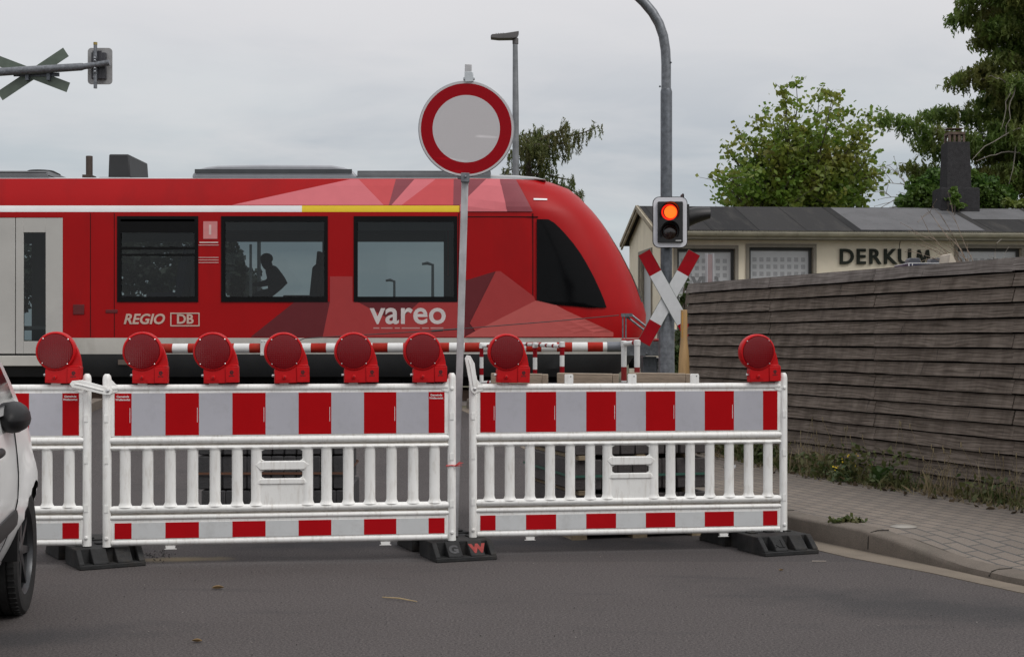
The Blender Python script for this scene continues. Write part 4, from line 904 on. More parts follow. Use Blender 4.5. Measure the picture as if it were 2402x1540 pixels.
m = MB(); m.box(q(613, 0).x, q(628, 0).x, -.085, -.02, q(0, 833).z, q(0, 797).z)
for a in (617, 624):
    for b in (800, 829): m.ball(q(a, b)+Vector((0, -.087, 0)), .010, 6)
m.build('clamp', mat('white_clamp', (.6, .6, .58), .5, var=.1), boom, bevel=.004)
m = MB(); m.tube([q(700, 799, -.08), q(715, 793, -.08), q(1010, 776, -.08), q(1090, 770, -.08), q(1300, 753, -.08), q(1452, 739, -.08)], .0065, 6); m.tube([q(1012, 776, -.08), q(1040, 774, -.08)], .016, 6); m.tube([q(1042, 773.5, -.08), q(1078, 771, -.08)], .012, 6); m.build('tension_wire', mat('wire_dark', (.05, .05, .05), .5, .4), boom)
m = MB()
for a in (1461, 1468): m.tube([q(a, 805, -.08), q(a, 738, -.08)], .011, 6)
m.box(q(1456, 0).x, q(1482, 0).x, -.11, -.05, q(0, 743).z, q(0, 735).z)
for a, b in ((1470, 0), (1482, -3)): m.tube([q(a, 742+b, -.06), q(a+46, 778+b, -.02)], .016, 6)
m.build('strut', GALV, boom)
m = MB(); m.box(q(1460, 0).x, q(1640, 0).x, -.05, .12, q(0, 834).z, q(0, 800).z); m.box(q(1545, 0).x, q(1632, 0).x, .0, .2, q(0, 800).z, q(0, 772).z); m.box(q(1548, 0).x, q(1645, 0).x, .15, .22, q(0, 838).z, q(0, 795).z)
for a in (1467, 1516, 1562, 1600):
    m.ball(q(a, 829)+Vector((0, -.055, 0)), .016, 8)
m.ball(q(1565, 806)+Vector((0, -.055, 0)), .016, 8); m.build('counterweight_arm', GALV, boom, bevel=.006)
m = MB(); m.tube([q(1458, 797, -.12), q(1648, 797, -.12)], .021, 10); m.build('guard_bar', mat('guard_red', (.25, .012, .014), .45, var=.15), boom)
gzb = ground_z(db_); dc = thing('barrier_drive', 'galvanised drive cabinet of the crossing boom behind the signal mast', 'machine', (PX(1575, db_+.1), db_+.1, gzb)); zt = PZ(836, db_)-gzb
m = MB(); m.box(PX(1508, db_)-PX(1575, db_), PX(1540, db_)-PX(1575, db_), .0, .4, 0, zt); m.box(PX(1538, db_)-PX(1575, db_), PX(1602, db_)-PX(1575, db_), .05, .55, 0, zt-.02); m.build('cabinet', GALV_D, dc, bevel=.008)
m = MB(); m.box(PX(1542, db_)-PX(1575, db_), PX(1572, db_)-PX(1575, db_), .035, .05, .05, zt-.07); m.build('door', mat('mottled_zinc', (.21, .22, .225), .5, .5, var=.45, scale=34), dc, bevel=.003)
# striped pedestrian railings
HR = mat('railing_red', (.24, .003, .008), .5, var=.1, spec=.12); HRD = mat('railing_dull_red', (.22, .022, .022), .6, var=.15, spec=.15); HW = mat('railing_white', (.66, .66, .65), .4, var=.06)
def banded(mb, a, b, r, segs, n=14):
    a, b = Vector(a), Vector(b)
    for t0, t1, mi in segs: mb.tube([a.lerp(b, t0), a.lerp(b, t1)], r, n, mi, caps=(t0 == 0 or t1 == 1))
def post_segs(py, d, bands):
    """bands of pixel rows [(row, colour)...] down to the ground as fractions of the post"""
    z0 = PZ(py, d); zg = ground_z(d)+.02; tot = z0-zg; out = []; ys_ = [b[0] for b in bands]; last = 0
    for (y0, c), nx in zip(bands, bands[1:]+[(None, None)]):
        t0 = (z0-PZ(y0, d))/tot; t1 = 1.0 if nx[0] is None else (z0-PZ(nx[0], d))/tot
        if t0 >= 1: break
        out.append((max(0, t0), min(1, t1), c))
    if out[-1][1] < 1: out.append((out[-1][1], 1, 1))
    return out
def railing(name_label, posts, bars):
    px, py, d, r, bd = posts[0]; o = Vector((PX(px, d), d, ground_z(d))); t = thing('striped_railing', name_label, 'railing', o)
    for px, py, d, r, bd in posts:
        m = MB(); zg = ground_z(d)-.1; banded(m, P(px, py, d)-o, Vector((PX(px, d), d, zg+.12))-o, r, post_segs(py, d, bd)); m.build('post', [HW, HR, HRD], t)
        m = MB(); c = P(px, py, d)-o; m.tube([c+Vector((0, 0, -.05)), c+Vector((0, 0, .005)), c+Vector((0, 0, .012))], [r+.006, r+.006, r*.7], 14); m.build('cap', HW, t)
    for (a, b, r, k) in bars:
        m = MB(); pa, pb_ = P(*a)-o, P(*b)-o; segs = []; u = 0
        for i in range(k): segs += [(i/k, (i+.72)/k, 0), ((i+.72)/k, (i+1)/k, 2)]
        banded(m, pa, pb_, r, segs); m.build('bar', [HW, HR, HRD], t)
    return t
B1 = [(810, 1), (837, 0), (863, 1), (879, 0), (900, 1), (925, 0)]
railing('three post red and white pedestrian railing behind the lamp right of the sign', [(1129.5, 807, 18.6, .025, B1), (1255, 805, 17.6, .0265, [(812, 1), (838, 0), (866, 1), (895, 0)]), (1318.5, 803, 17.0, .028, [(811, 1), (833, 0), (859, 1), (888, 0)])],
        [((1131, 812, 18.6), (1225, 807, 17.9), .021, 5), ((1225, 807, 17.9), (1255, 808, 17.6), .021, 2), ((1255, 808, 17.6), (1318, 812, 17.0), .024, 4), ((1131, 897, 18.6), (1255, 890, 17.6), .021, 6)])
railing('narrow red and white pedestrian railing left of the signal mast', [(1463.5, 801, 16.4, .031, [(801, 0), (860, 2), (892, 0)]), (1494.5, 799, 16.2, .032, [(799, 0), (861, 2)])], [((1463, 806, 16.4), (1495, 803, 16.2), .027, 1)])
# turned wooden post leaning by the fence end
dw = 14.6; wp = thing('wooden_post', 'smooth yellowish wooden post with a slim neck standing at the far fence end', 'post', (PX(1604.5, dw), dw, pav_z(dw)-.01)); zz = lambda y: PZ(y, dw)-pav_z(dw)+.01
WOODY = mat('smooth_yellow_wood', (.40, .25, .11), .55, var=.14, scale=5, stretch=(9, 9, .8))
m = MB(); m.lathe([(.058, 0), (.058, zz(890)), (.0545, zz(860)), (.0515, zz(838)), (.046, zz(822)), (.037, zz(806)), (.034, zz(796)), (.0345, zz(760)), (.032, zz(727)), (.026, zz(726.4))], 20); m.build('shaft', WOODY, wp)
m = MB(); m.box(-.026, -.012, -.0315, -.026, zz(792), zz(732)); m.build('wood_inlay', mat('ochre_mark', (.42, .22, .05), .6, var=.2), wp)
# cantilever signal beyond the track, seen from behind
dg_ = 27.2; sgn = dg_/F; mx = -16.5; gan = thing('cantilever_mast', 'grey cantilever arm reaching in from the left above the train', 'signal', (mx, dg_, .4)); gb_ = Vector((mx, dg_, .4)); q = lambda px, py, dy=0: P(px, py, dg_+dy)-gb_
m = MB(); m.tube([(0, 0, 0), (0, 0, q(0, 172).z-.8), (.3, 0, q(0, 172).z-.25), (1.0, 0, q(0, 176).z), q(0, 169), q(190, 157), q(196, 156)], [.11, .1, .1, .095, .078, .072, .062], 16); m.tube([q(196, 156.5), q(257, 147)], .057, 16); m.build('arm', GALV, gan)
cs = thing('crossing_sign', 'grey green back of the X shaped crossing sign on the left cantilever', 'road sign', P(72, 171, dg_)+Vector((0, .12, 0)))
cross_planks(cs, (0, 0, 0), (78*sgn, 52*sgn), (-84*sgn, 32*sgn), w=.19, back=True)
m = MB()
for a in (-10, 40): m.box(a*sgn-.03, a*sgn+.03, -.10, .0, -.13, .1)
m.box(-.35, .5, -.03, -.005, -.05, .02); m.build('bracket', GALV_D, cs)
hs_ = thing('crossing_signal', 'crossing signal seen from behind at the tip of the left cantilever', 'signal', P(228, 151, dg_)+Vector((0, .12, 0)))
m = MB(); m.prism(rrect(29*sgn, 43*sgn, .07), .06, .08); m.build('backing_board', mat('board_back', (.30, .30, .30), .5, .3, var=.15, scale=5), hs_, bevel=.003)
m = MB(); m.box(-17*sgn, 16*sgn, -.04, .06, -32*sgn, 30*sgn); m.box(-14*sgn, 8*sgn, -.05, -.04, -32*sgn, 34*sgn); m.build('housing', mat('signal_back_grey', (.035, .035, .042), .5, var=.2), hs_, bevel=.01)
m = MB(); m.tube([(-5*sgn, -.10, -56*sgn), (-5*sgn, -.10, 46*sgn)], .033, 10); m.build('hanger_pipe', GALV, hs_)
m = MB(); m.tube([(-5*sgn, -.10, 46*sgn), (-5*sgn, -.10, 52*sgn)], .036, 10); m.build('cap', mat('ochre_cap', (.28, .21, .05), .6), hs_)
m = MB(); m.text('4', .11, T((-16*sgn+.06, -.053, -27*sgn)), 0, .001, .003); m.build('number', WHTTXT, hs_, smooth=None)
m = MB()
for z in (14, 8, -10, -18): m.ball((-5*sgn, -.14, z*sgn), .03, 8); m.box(-9*sgn, -1*sgn, -.14, -.06, z*sgn-.03, z*sgn+.03)
m.build('clamp', GALV, hs_)
# street lamp
dl = 32.0; sl_ = dl/F; stl = thing('street_lamp', 'slim grey street lamp with flat head behind the round sign', 'street lamp', (PX(1211, dl), dl, .4)); lb_ = Vector((PX(1211, dl), dl, .4)); q = lambda px, py: P(px, py, dl)-lb_
m = MB(); m.tube([(0, 0, 0), q(1209.5, 250), q(1208.5, 100)], [.085, .070, .055], 14); m.build('pole', mat('lamp_pole_zinc', (.19, .20, .21), .45, .4, var=.2, scale=6), stl)
m = MB(); pol = [(1151, 91), (1151.5, 86), (1154, 83), (1185, 80.5), (1217, 75.5), (1217, 79), (1211, 91), (1204, 92.5), (1170, 93)]
m.prism([(q(*p_).x, q(*p_).z) for p_ in pol], -.13, .13); m.tube([q(1209, 104), q(1209, 90)], .065, 12)
for i in range(4): m.box(q(1163+i*5.5, 0).x, q(1165+i*5.5, 0).x, -.1, .1, q(0, 83).z, q(0, 79.8-i*.3).z)
m.build('lamp_head', mat('lamp_head_grey', (.10, .095, .095), .5, var=.1), stl, bevel=.01)
# poles and lamps far behind the train
FARG = mat('far_pole_grey', (.045, .05, .055), .6)
for px, top, d, r, lb in ((588, 573, 50, .045, 'thinner far pole seen through the middle train window'), (607.5, 541, 48, .06, 'thicker far pole seen through the middle train window')):
    m = MB(); m.tube([(0, 0, 0), (0, 0, PZ(top, d)-.4)], [r*1.1, r], 8); o = m.build('far_pole', FARG); o.location = (PX(px, d), d, .4); tag(o, lb, 'pole', 'far poles behind the train')
for px, top, d, wv, lb in ((925, 658, 100, 20, 'lower far street lamp seen through the front train window'), (1015, 619, 88, 25, 'higher far street lamp seen through the front train window')):
    t = thing('far_street_lamp', lb, 'street lamp', (PX(px, d), d, .4), 0, 'far street lamps behind the train'); h = PZ(top, d)-.4
    m = MB(); m.tube([(0, 0, 0), (0, 0, h)], [.11, .08], 8); m.build('pole', FARG, t); m = MB(); m.tube([(0, 0, h-.05), (-wv/F*d*.5, 0, h+.05), (-wv/F*d, 0, h)], [.06, .10, .07], 8); m.build('lamp_head', FARG, t)
# litter on the road
def road_pt(px, py): d = CAMZ*F/(py-HY); return Vector((PX(px, d), d, .004))
DL = mat('dry_brown_leaf', (.23, .15, .065), .8, var=.3, scale=60)
for px, py, s, lb, sd_ in ((508, 1382, .034, 'curled brown leaf on the asphalt below the middle barrier', 1), (459, 1506, .024, 'small brown leaf lowest on the asphalt', 2), (1832, 1279+60, .02, 'small dry leaf on the asphalt near the kerb', 3)):
    rnd = random.Random(sd_); g = MB()
    for k in range(2):
        a = rnd.uniform(0, 3); c = Vector((rnd.uniform(-.3, .3)*s, rnd.uniform(-.2, .2)*s, 0)); dv = Vector((math.cos(a), math.sin(a)*.4, 0)); sv = Vector((-dv.y, dv.x, 0))
        g.grid([[tuple(c+dv*(u*s)+sv*(v*s*.4*(1-u*u))+Vector((0, 0, s*(.05+.45*abs(v)*(1-u*u)+.15*u*u)))) for v in (-1, -.4, 0, .5, 1)] for u in (-1, -.6, -.2, .2, .6, .95)])
    o = g.build('dry_leaf', DL, None, recalc=False); o.location = road_pt(px, py); tag(o, lb, 'leaf', 'dry leaves on the road')
a, b = road_pt(897, 1403), road_pt(978, 1413); m = MB(); m.tube([Vector((0, 0, .004)), (b-a)*.5+Vector((0, .004, .008)), b-a+Vector((0, 0, .003))], [.0025, .0035, .002], 6); o = m.build('straw', mat('straw', (.36, .27, .14), .8)); o.location = a; tag(o, 'thin dry straw lying on the asphalt below the sign base', 'straw')
a, b = road_pt(1905, 1318), road_pt(1938, 1318.5); m = MB(); m.tube([Vector((0, 0, .004)), b-a+Vector((0, 0, .005))], [.003, .0025], 6); o = m.build('stick', mat('pale_stick', (.32, .28, .24), .8)); o.location = a; tag(o, 'pale thin stick lying on the asphalt in front of the K1 base', 'stick')
rg = random.Random(17); m = MB()
for _ in range(110):
    px, py = rg.uniform(100, 2400), rg.uniform(1290, 1540)
    p_ = road_pt(px, py); x_lim = interp(p_.y, ROAD_R)-.05
    if p_.x > x_lim: continue
    m.ball(p_+Vector((0, 0, -.001)), rg.uniform(.002, .0042), 5, rg.choice((0, 0, 0, 1)), (1, rg.uniform(.6, 1.4), .6))
for _ in range(60): p_ = road_pt(345+rg.gauss(20, 22), 1303+rg.gauss(0, 7)); m.ball(p_, rg.uniform(.002, .007), 5, 0, (1, 1, .6))
struct(m.build('road_debris', [mat('dark_crumb', (.02, .018, .017), .9), mat('pale_crumb', (.26, .24, .22), .9)], smooth=None), 'stuff')
g = MB(); bl_ = fpt(2.2, .68); leaf_cloud(g, [bl_+Vector((rg.gauss(0, .05), rg.gauss(0, .03), .004+rg.random()*.012)) for _ in range(9)], .05, np.random.default_rng(3), 1.3)
tag(g.build('litter_scrap', mat('white_paper', (.6, .6, .6), .7), smooth=None, recalc=False), 'scrap of white litter at the weedy pavement edge', 'litter')
g = MB(); g.lathe([(.0005, .012), (.05, .009), (.085, 0)], 18); o = g.build('plastic_disc', mat('dusty_clear_plastic', (.30, .28, .25), .3)); dd_ = 1.19*F/(1240-HY); o.location = (PX(2120, dd_), dd_, .137); tag(o, 'flat round pale lid lying on the block paving', 'litter')
mg = random.Random(6); wt = thing('kerb_weed', 'small green weed growing from the kerb joint beside the paving', 'plant', (PX(1989, 9.42), 9.42, .138)); g = MB()
leaf_cloud(g, [(mg.gauss(0, .055), mg.gauss(0, .02), abs(mg.gauss(0, .012))) for _ in range(120)], .028, np.random.default_rng(4), 1.6); g.build('foliage', MATS['green_grass'], wt, smooth=None, recalc=False)
# ================================================================== the train (standing at rest)
DT = 22.5; WT = 1.36; YC = DT+WT; ZR = .36; ST = F/DT
tx = lambda px: (px-CX)/ST
tz = lambda py: CAMZ+(HY-py)/ST
TRED = mat('train_red_paint', (.33, .0035, .005), .4, var=.05, scale=1.3, coat=0, spec=.16, dirt=((.12, .006, .007), .35, 1.6, (1, 1, .3)))
TWHT = mat('train_white_stripe', (.74, .74, .75), .35, var=.05, scale=2); TYEL = mat('train_yellow_stripe', (.72, .50, .01), .35, var=.03)
TLOW = mat('train_lower_stripe', (.47, .455, .42), .45, var=.08, scale=2, spec=.3, dirt=((.22, .2, .17), .5, 2.5, (1, 1, .5))); TGRY = mat('train_skirt_grey', (.030, .031, .032), .6, spec=.2, var=.12, scale=3); TDRK = mat('train_underframe_black', (.007, .007, .0075), .8, spec=.12, var=.3)
TSILV = mat('train_door_grey', (.42, .41, .39), .4, var=.06, scale=2); ROOFG = mat('train_roof_grey', (.19, .195, .205), .5, .2, var=.15, scale=3); ROOFL = mat('train_roof_pale', (.42, .43, .44), .45, var=.06)
GLS = m_glass('tinted_train_glass', (.46, .51, .515)); FRAME = mat('window_rubber', (.006, .006, .0065), .5, spec=.1)
TINT = mat('train_interior_grey', (.20, .20, .195), .7, var=.1); TSEAT = mat('seat_dark_blue', (.012, .013, .03), .8, var=.2)
CABG = mat('cab_black_glass', (.003, .003, .0035), .12, spec=.12)
ROWS = [884, 864, 830, 792, 765, 735, 705, 672, 640, 585, 530, 510, 497, 482, 450, 430, 415]
INS = {884: .16, 864: .05, 482: .012, 450: .11, 430: .17, 415: .225}
XFR = [(884, 1448), (864, 1470), (830, 1494), (792, 1509), (765, 1516), (735, 1517), (705, 1509), (672, 1498), (640, 1485), (585, 1458), (530, 1426), (510, 1413), (497, 1403), (482, 1391), (450, 1362), (430, 1338), (415, 1300)]
def xfront(py): return (interp(py, XFR)-CX)/F*(YC-.35)
def inset(py): return interp(py, [(884, .16), (864, .05), (840, 0), (497, 0), (482, .012), (450, .11), (430, .17), (415, .225), (409, .45), (404, .85), (402, WT)])
NA = 1.55
def taper(x, py):
    t = max(0.0, min(1.0, (xfront(py)-x)/NA)); return (1-(1-t)**3.0)**(1/3.0)
def side_y(x, py, side=-1): return YC+side*(WT-inset(py))*taper(x, py)
XL = -1400
OPEN = [(-800, -560), (-520, -280), (278, 462), (522, 766), (833, 1070)]; DOOR = (-75, 147)
FS = (DT+2*WT)/DT
def fpx(px): return (px-CX)*FS+CX                                      # the far wall is this much farther away
OPENF = [(-1000, -700), (-600, -330), (fpx(262), fpx(458)), (fpx(520), fpx(762)), (fpx(834), fpx(1046))]; DOORF = (fpx(-60), fpx(112))
CB1 = sorted({XL, 708, 1078, 1110, 1150, 1190, 1225, 1255} | {v for o in OPEN for v in o} | set(DOOR)); CB2 = sorted({XL, 1078, 1110, 1150, 1190, 1225, 1255} | {v for o in OPENF for v in o} | set(DOORF))
while len(CB2) < len(CB1): CB2.insert(1, (CB2[0]+CB2[1])/2)
CB = CB1; NS = [0]+[1-(1-i/16)**1.6 for i in range(1, 17)]
def colx(j, py, CB=CB1):
    if j < len(CB): return tx(CB[j]) if CB[j] < 1255 else tx(1255)
    s_ = NS[j-len(CB)+1]; return lerp(tx(1255), xfront(py), s_)
NCOL = len(CB)+16
def in_open(j, r0, r1, CB=CB1, OPEN=OPEN, DOOR=DOOR):
    if j >= len(CB)-1: return False
    a, b = CB[j], CB[j+1]
    for o in OPEN:
        if a >= o[0] and b <= o[1] and r0 <= 705 and r1 >= 510: return True
    return a >= DOOR[0] and b <= DOOR[1] and r0 <= 830 and r1 >= 510
train = thing('regional_train', 'red regional railcar with pale pink facets crossing behind the barriers', 'train', (tx(600), YC, ZR)); TO = Vector((tx(600), YC, ZR))
def L(p): return tuple(Vector(p)-TO)
m = MB()
for side in (-1, 1):
    idx = {}; CB = CB1 if side < 0 else CB2
    for i, r in enumerate(ROWS):
        for j in range(NCOL):
            x = colx(j, r, CB); y = side_y(x, r, side); idx[i, j] = len(m.v); m.v.append(L((x, y, tz(r))))
    for i in range(len(ROWS)-1):
        for j in range(NCOL-1):
            r0, r1 = ROWS[i], ROWS[i+1]
            if in_open(j, r0, r1, CB, OPEN if side < 0 else OPENF, DOOR if side < 0 else DOORF): continue
            mi = 0
            if r1 >= 830: mi = 2
            elif r1 >= 792: mi = 6
            elif r0 == 497 and r1 == 482 and j < len(CB)-1:
                mi = 1 if CB[j+1] <= 708 else 3 if CB[j+1] <= 1078 else 0
            if j >= NCOL-3 and r0 <= 705 and r1 >= 497: mi = 4
            m.f.append([idx[i, j], idx[i, j+1], idx[i+1, j+1], idx[i+1, j]]); m.m.append(mi)
CB = CB1
RR = [415, 409, 404, 402]; XR = {415: None, 409: 1272, 404: 1240, 402: 1225}
rx = {}
for side in (-1, 1):
    for i, r in enumerate(RR):
        for j in range(NCOL):
            if i == 0: x = colx(j, 415); y = side_y(x, 415, side)
            else:
                x = min(colx(j, 415), tx(XR[r])) if j < len(CB) else lerp(tx(min(1255, XR[r])), tx(XR[r]), NS[j-len(CB)+1]); t = (WT-inset(r))/(WT-inset(415)); y = YC+side*(WT-inset(415))*t*taper(min(x+.2, xfront(415)), 415)
            rx[side, i, j] = len(m.v); m.v.append(L((x, y, tz(r))))
    for i in range(3):
        for j in range(NCOL-1): m.f.append([rx[side, i, j], rx[side, i, j+1], rx[side, i+1, j+1], rx[side, i+1, j]]); m.m.append(5)
e = [(XL, r) for r in ROWS]                                            # closed rear end
m.add([L((tx(XL), side_y(tx(XL), r, -1), tz(r))) for r in ROWS]+[L((tx(XL), side_y(tx(XL), r, 1), tz(r))) for r in ROWS[::-1]], [tuple(range(2*len(ROWS)))], 0)
body = m.build('body', [TRED, TWHT, TGRY, TYEL, CABG, ROOFL, TLOW], train, smooth=28)
bm = bmesh.new(); bm.from_mesh(body.data); bmesh.ops.remove_doubles(bm, verts=bm.verts, dist=.0005); bm.to_mesh(body.data); bm.free(); body.data.set_sharp_from_angle(angle=math.radians(28))
# livery: facets of colour lying on the side
def decal(poly, mb, mi, off=.005, cuts=5):
    bm = bmesh.new(); vs = [bm.verts.new((tx(a), 0, -b)) for a, b in poly]; bm.faces.new(vs); bm.normal_update(); bmesh.ops.triangulate(bm, faces=bm.faces)
    if cuts: bmesh.ops.subdivide_edges(bm, edges=bm.edges, cuts=cuts, use_grid_fill=True)
    bmesh.ops.triangulate(bm, faces=bm.faces)
    bm.verts.index_update(); o = []
    for v in bm.verts: py = -v.co.z; o.append(L((v.co.x, side_y(v.co.x, py)-off, tz(py)+ (off*.4 if py < 482 else 0))))
    mb.add(o, [tuple(v.index for v in f.verts) for f in bm.faces], mi); bm.free()
LIV = [mat('livery_pale_pink', (.56, .145, .165), .3, var=.03, spec=.2), mat('livery_rose', (.50, .072, .078), .3, var=.03, spec=.2), mat('livery_plum', (.22, .055, .068), .3, var=.04, spec=.2), mat('livery_brown_red', (.12, .018, .022), .3, var=.04, spec=.2), mat('livery_brick_red', (.34, .040, .040), .3, var=.03, spec=.2), mat('livery_salmon', (.46, .095, .088), .3, var=.03, spec=.2)]
lv = MB()
for poly, mi in (([(543, 481), (818, 417), (838, 417), (900, 481)], 0), ([(838, 417), (926, 417), (912, 481), (900, 481)], 1), ([(926, 417), (970, 417), (918, 481), (912, 481)], 2), ([(970, 417), (1020, 417), (942, 481), (918, 481)], 0),
                 ([(1020, 417), (1063, 417), (1063, 481), (942, 481)], 1), ([(1063, 417), (1140, 417), (1079, 481), (1063, 481)], 2), ([(1140, 417), (1172, 417), (1190, 496), (1079, 496), (1079, 481)], 0), ([(1172, 417), (1210, 417), (1250, 496), (1190, 496)], 2),
                 ([(692, 707), (774, 707), (757, 790), (588, 790)], 3), ([(774, 690), (774, 648), (827, 648), (827, 707), (838, 707), (905, 790), (757, 790), (774, 707)], 4), ([(838, 707), (985, 707), (930, 757)], 3), ([(838, 707), (930, 757), (985, 707), (1090, 707), (1090, 790), (905, 790)], 4),
                 ([(1084, 660), (1163, 636), (1102, 758), (1090, 707), (1084, 707)], 3), ([(1163, 636), (1174, 636), (1252, 695), (1256, 705), (1115, 776), (1102, 758)], 4), ([(1090, 707), (1102, 758), (1115, 776), (1090, 788)], 3), ([(1256, 705), (1287, 706), (1330, 729), (1440, 779), (1440, 789), (1090, 790), (1115, 776)], 5)):
    lv_i = globals().get('lv_i', 0)+1; decal(poly, lv, mi, (.004 if poly[0][0] < 1130 else .014)+.0002*lv_i, 6 if poly[0][0] > 1160 else 3)
lv.build('livery_facets', LIV, train, smooth=None, recalc=False)
m = MB(); decal([(1252, 464), (1284, 464), (1284, 468), (1252, 468)], m, 0, .01, 1); m.build('white_mark', TWHT, train, smooth=None)
# cab side window
cw = MB(); lft = [(514, 1259, 1286), (522, 1259, 1300), (535, 1259, 1314), (550, 1259, 1328), (570, 1259, 1345), (595, 1259, 1363), (620, 1259, 1378), (650, 1259, 1394), (680, 1259, 1408), (704, 1259, 1418), (714, 1300, 1421), (721, 1380, 1424)]
cw.grid([[L((tx(lerp(a, b, u/24)), side_y(tx(lerp(a, b, u/24)), py)-.022, tz(py))) for u in range(25)] for py, a, b in lft]); cw.build('cab_window', CABG, train)
# panel gaps and handrails
m = MB()
for px in (212, 268, 1250, 1076): m.box(tx(px)-(.006 if px > 300 else .003), tx(px)+.006, DT-.003, DT+.01, tz(790), tz(500))
m.box(tx(1084), tx(1262), DT-.003, DT+.01, tz(509.5), tz(507.5))
for px in (-30, 150, 330, 520, 690, 1010, 1190): m.box(tx(px)-.004, tx(px)+.004, DT-.002, DT+.02, tz(862), tz(831))
m.v = [L(p) for p in m.v]; m.build('panel_gap', TDRK, train)
# windows
def window(a, b, y, sgn_, hopper=False, r0=510, r1=705):
    fr = MB(); x0, x1, z0, z1 = tx(a)-.02, tx(b)+.02, tz(r1)-.02, tz(r0)+.02; w_ = .055
    ya, yb = (y-.012, y+.06) if sgn_ < 0 else (y-.06, y+.012)
    fr.box(x0, x0+w_, ya, yb, z0, z1); fr.box(x1-w_, x1, ya, yb, z0, z1); fr.box(x0+w_, x1-w_, ya, yb, z0, z0+w_*1.5); fr.box(x0+w_, x1-w_, ya, yb, z1-w_*1.5, z1)
    if hopper: fr.box(x0+w_, x1-w_, ya, yb, tz(585), tz(579)); fr.box(x0+w_, x1-w_, ya+.005, yb, tz(600), tz(595)); fr.box(x0+w_, x1-w_, ya, yb, tz(545), tz(r0+4))
    fr.v = [L(p) for p in fr.v]; f_ = fr.build('window', FRAME, train)
    g = MB(); g.add([L((x0+w_, y+sgn_*-.02, z0+w_)), L((x1-w_, y+sgn_*-.02, z0+w_)), L((x1-w_, y+sgn_*-.02, z1-w_)), L((x0+w_, y+sgn_*-.02, z1-w_))], [(0, 1, 2, 3)]); g.build('pane', GLS, f_, smooth=None)
    if not hopper: bl = MB(); bl.box(x0+w_, x1-w_, y+sgn_*-.05, y+sgn_*-.03, tz(540), z1-w_); bl.v = [L(p) for p in bl.v]; bl.build('roller_blind', mat('dark_blind', (.03, .032, .034), .7), f_)
for i, (a, b) in enumerate(OPEN):
    window(a, b, DT, -1, i == 2); window(*OPENF[i], DT+2*WT, 1, False)
# doors
def doors(y, s):
    t_ = MB(); a, b = DOOR if s < 0 else DOORF; mid = (a+b)/2; yy = (y, y+.05) if s < 0 else (y-.05, y)
    for p0, p1 in ((a, mid-1), (mid+1, b)):
        w0, w1 = (p0+14, p1-50) if p0 < mid-2 else (p0+18, p1-40)
        t_.box(tx(p0), tx(w0), *yy, tz(829), tz(511)); t_.box(tx(w1), tx(p1), *yy, tz(829), tz(511)); t_.box(tx(w0), tx(w1), *yy, tz(545), tz(511)); t_.box(tx(w0), tx(w1), *yy, tz(829), tz(800))
    t_.v = [L(p) for p in t_.v]; d_ = t_.build('door', TSILV, train, bevel=.004)
    g = MB()
    for p0, p1 in ((a, mid-1), (mid+1, b)):
        w0, w1 = (p0+14, p1-50) if p0 < mid-2 else (p0+18, p1-40); yq = y+.02 if s < 0 else y-.02
        g.add([L((tx(w0), yq, tz(800))), L((tx(w1), yq, tz(800))), L((tx(w1), yq, tz(545))), L((tx(w0), yq, tz(545)))], [(0, 1, 2, 3)])
    g.build('pane', GLS, d_, smooth=None)
    st = MB(); st.box(tx(a-8), tx(b+3), *((y-.06, y+.1) if s < 0 else (y-.1, y+.06)), tz(858), tz(834)); st.v = [L(p) for p in st.v]; st.build('door_step', TLOW, train, bevel=.01)
doors(DT, -1); doors(DT+2*WT, 1)
# interior
m = MB(); m.box(tx(XL)+.05, tx(1240), DT+.08, DT+2*WT-.08, tz(772), tz(764)); m.build('cabin_floor', TINT, train).location = -TO
m = MB(); m.box(tx(XL)+.05, tx(1200), DT+.30, DT+2*WT-.30, tz(506), tz(500)); m.build('cabin_ceiling', TINT, train).location = -TO
m = MB(); m.box(tx(1052), tx(1062), DT+.07, DT+2*WT-.07, tz(764), tz(506)); m.box(tx(1040), tx(1052), DT+.9, DT+2*WT-.07, tz(764), tz(640)); m.build('cab_partition', TDRK, train).location = -TO
m = MB(); m.box(tx(-90), tx(-82), DT+.07, DT+1.0, tz(764), tz(506)); m.box(tx(158), tx(166), DT+.07, DT+1.0, tz(764), tz(560)); m.build('partition', TINT, train).location = -TO
def seat(px, py_y, face):
    s_ = MB(); x = (px-CX)/F*(py_y+.5)
    for k in (0, .48):
        y0 = py_y+k
        s_.box(x-.22, x+.22, y0, y0+.44, tz(764)+.42, tz(764)+.52); bx = x-face*.25
        s_.prism([(bx-.05, tz(764)+.4), (bx+.07, tz(764)+.4), (bx+.07-face*.09, tz(764)+1.02), (bx-face*.09, tz(764)+1.05), (bx-.05-face*.06, tz(764)+.98)], y0+.02, y0+.43)
        s_.prism([(bx-.03-face*.09, tz(764)+1.03), (bx+.05-face*.09, tz(764)+1.03), (bx+.05-face*.11, tz(764)+1.24), (bx-.03-face*.11, tz(764)+1.25)], y0+.08, y0+.36)
    s_.build('seat', TSEAT, train, bevel=.02).location = -TO
for px, f_ in ((300, 1), (395, -1), (705, -1), (-340, 1), (-460, -1), (-640, 1), (-740, -1)):
    seat(px, DT+2*WT-1.1, f_)
    if px in (395, -340): seat(px, DT+.12, f_)
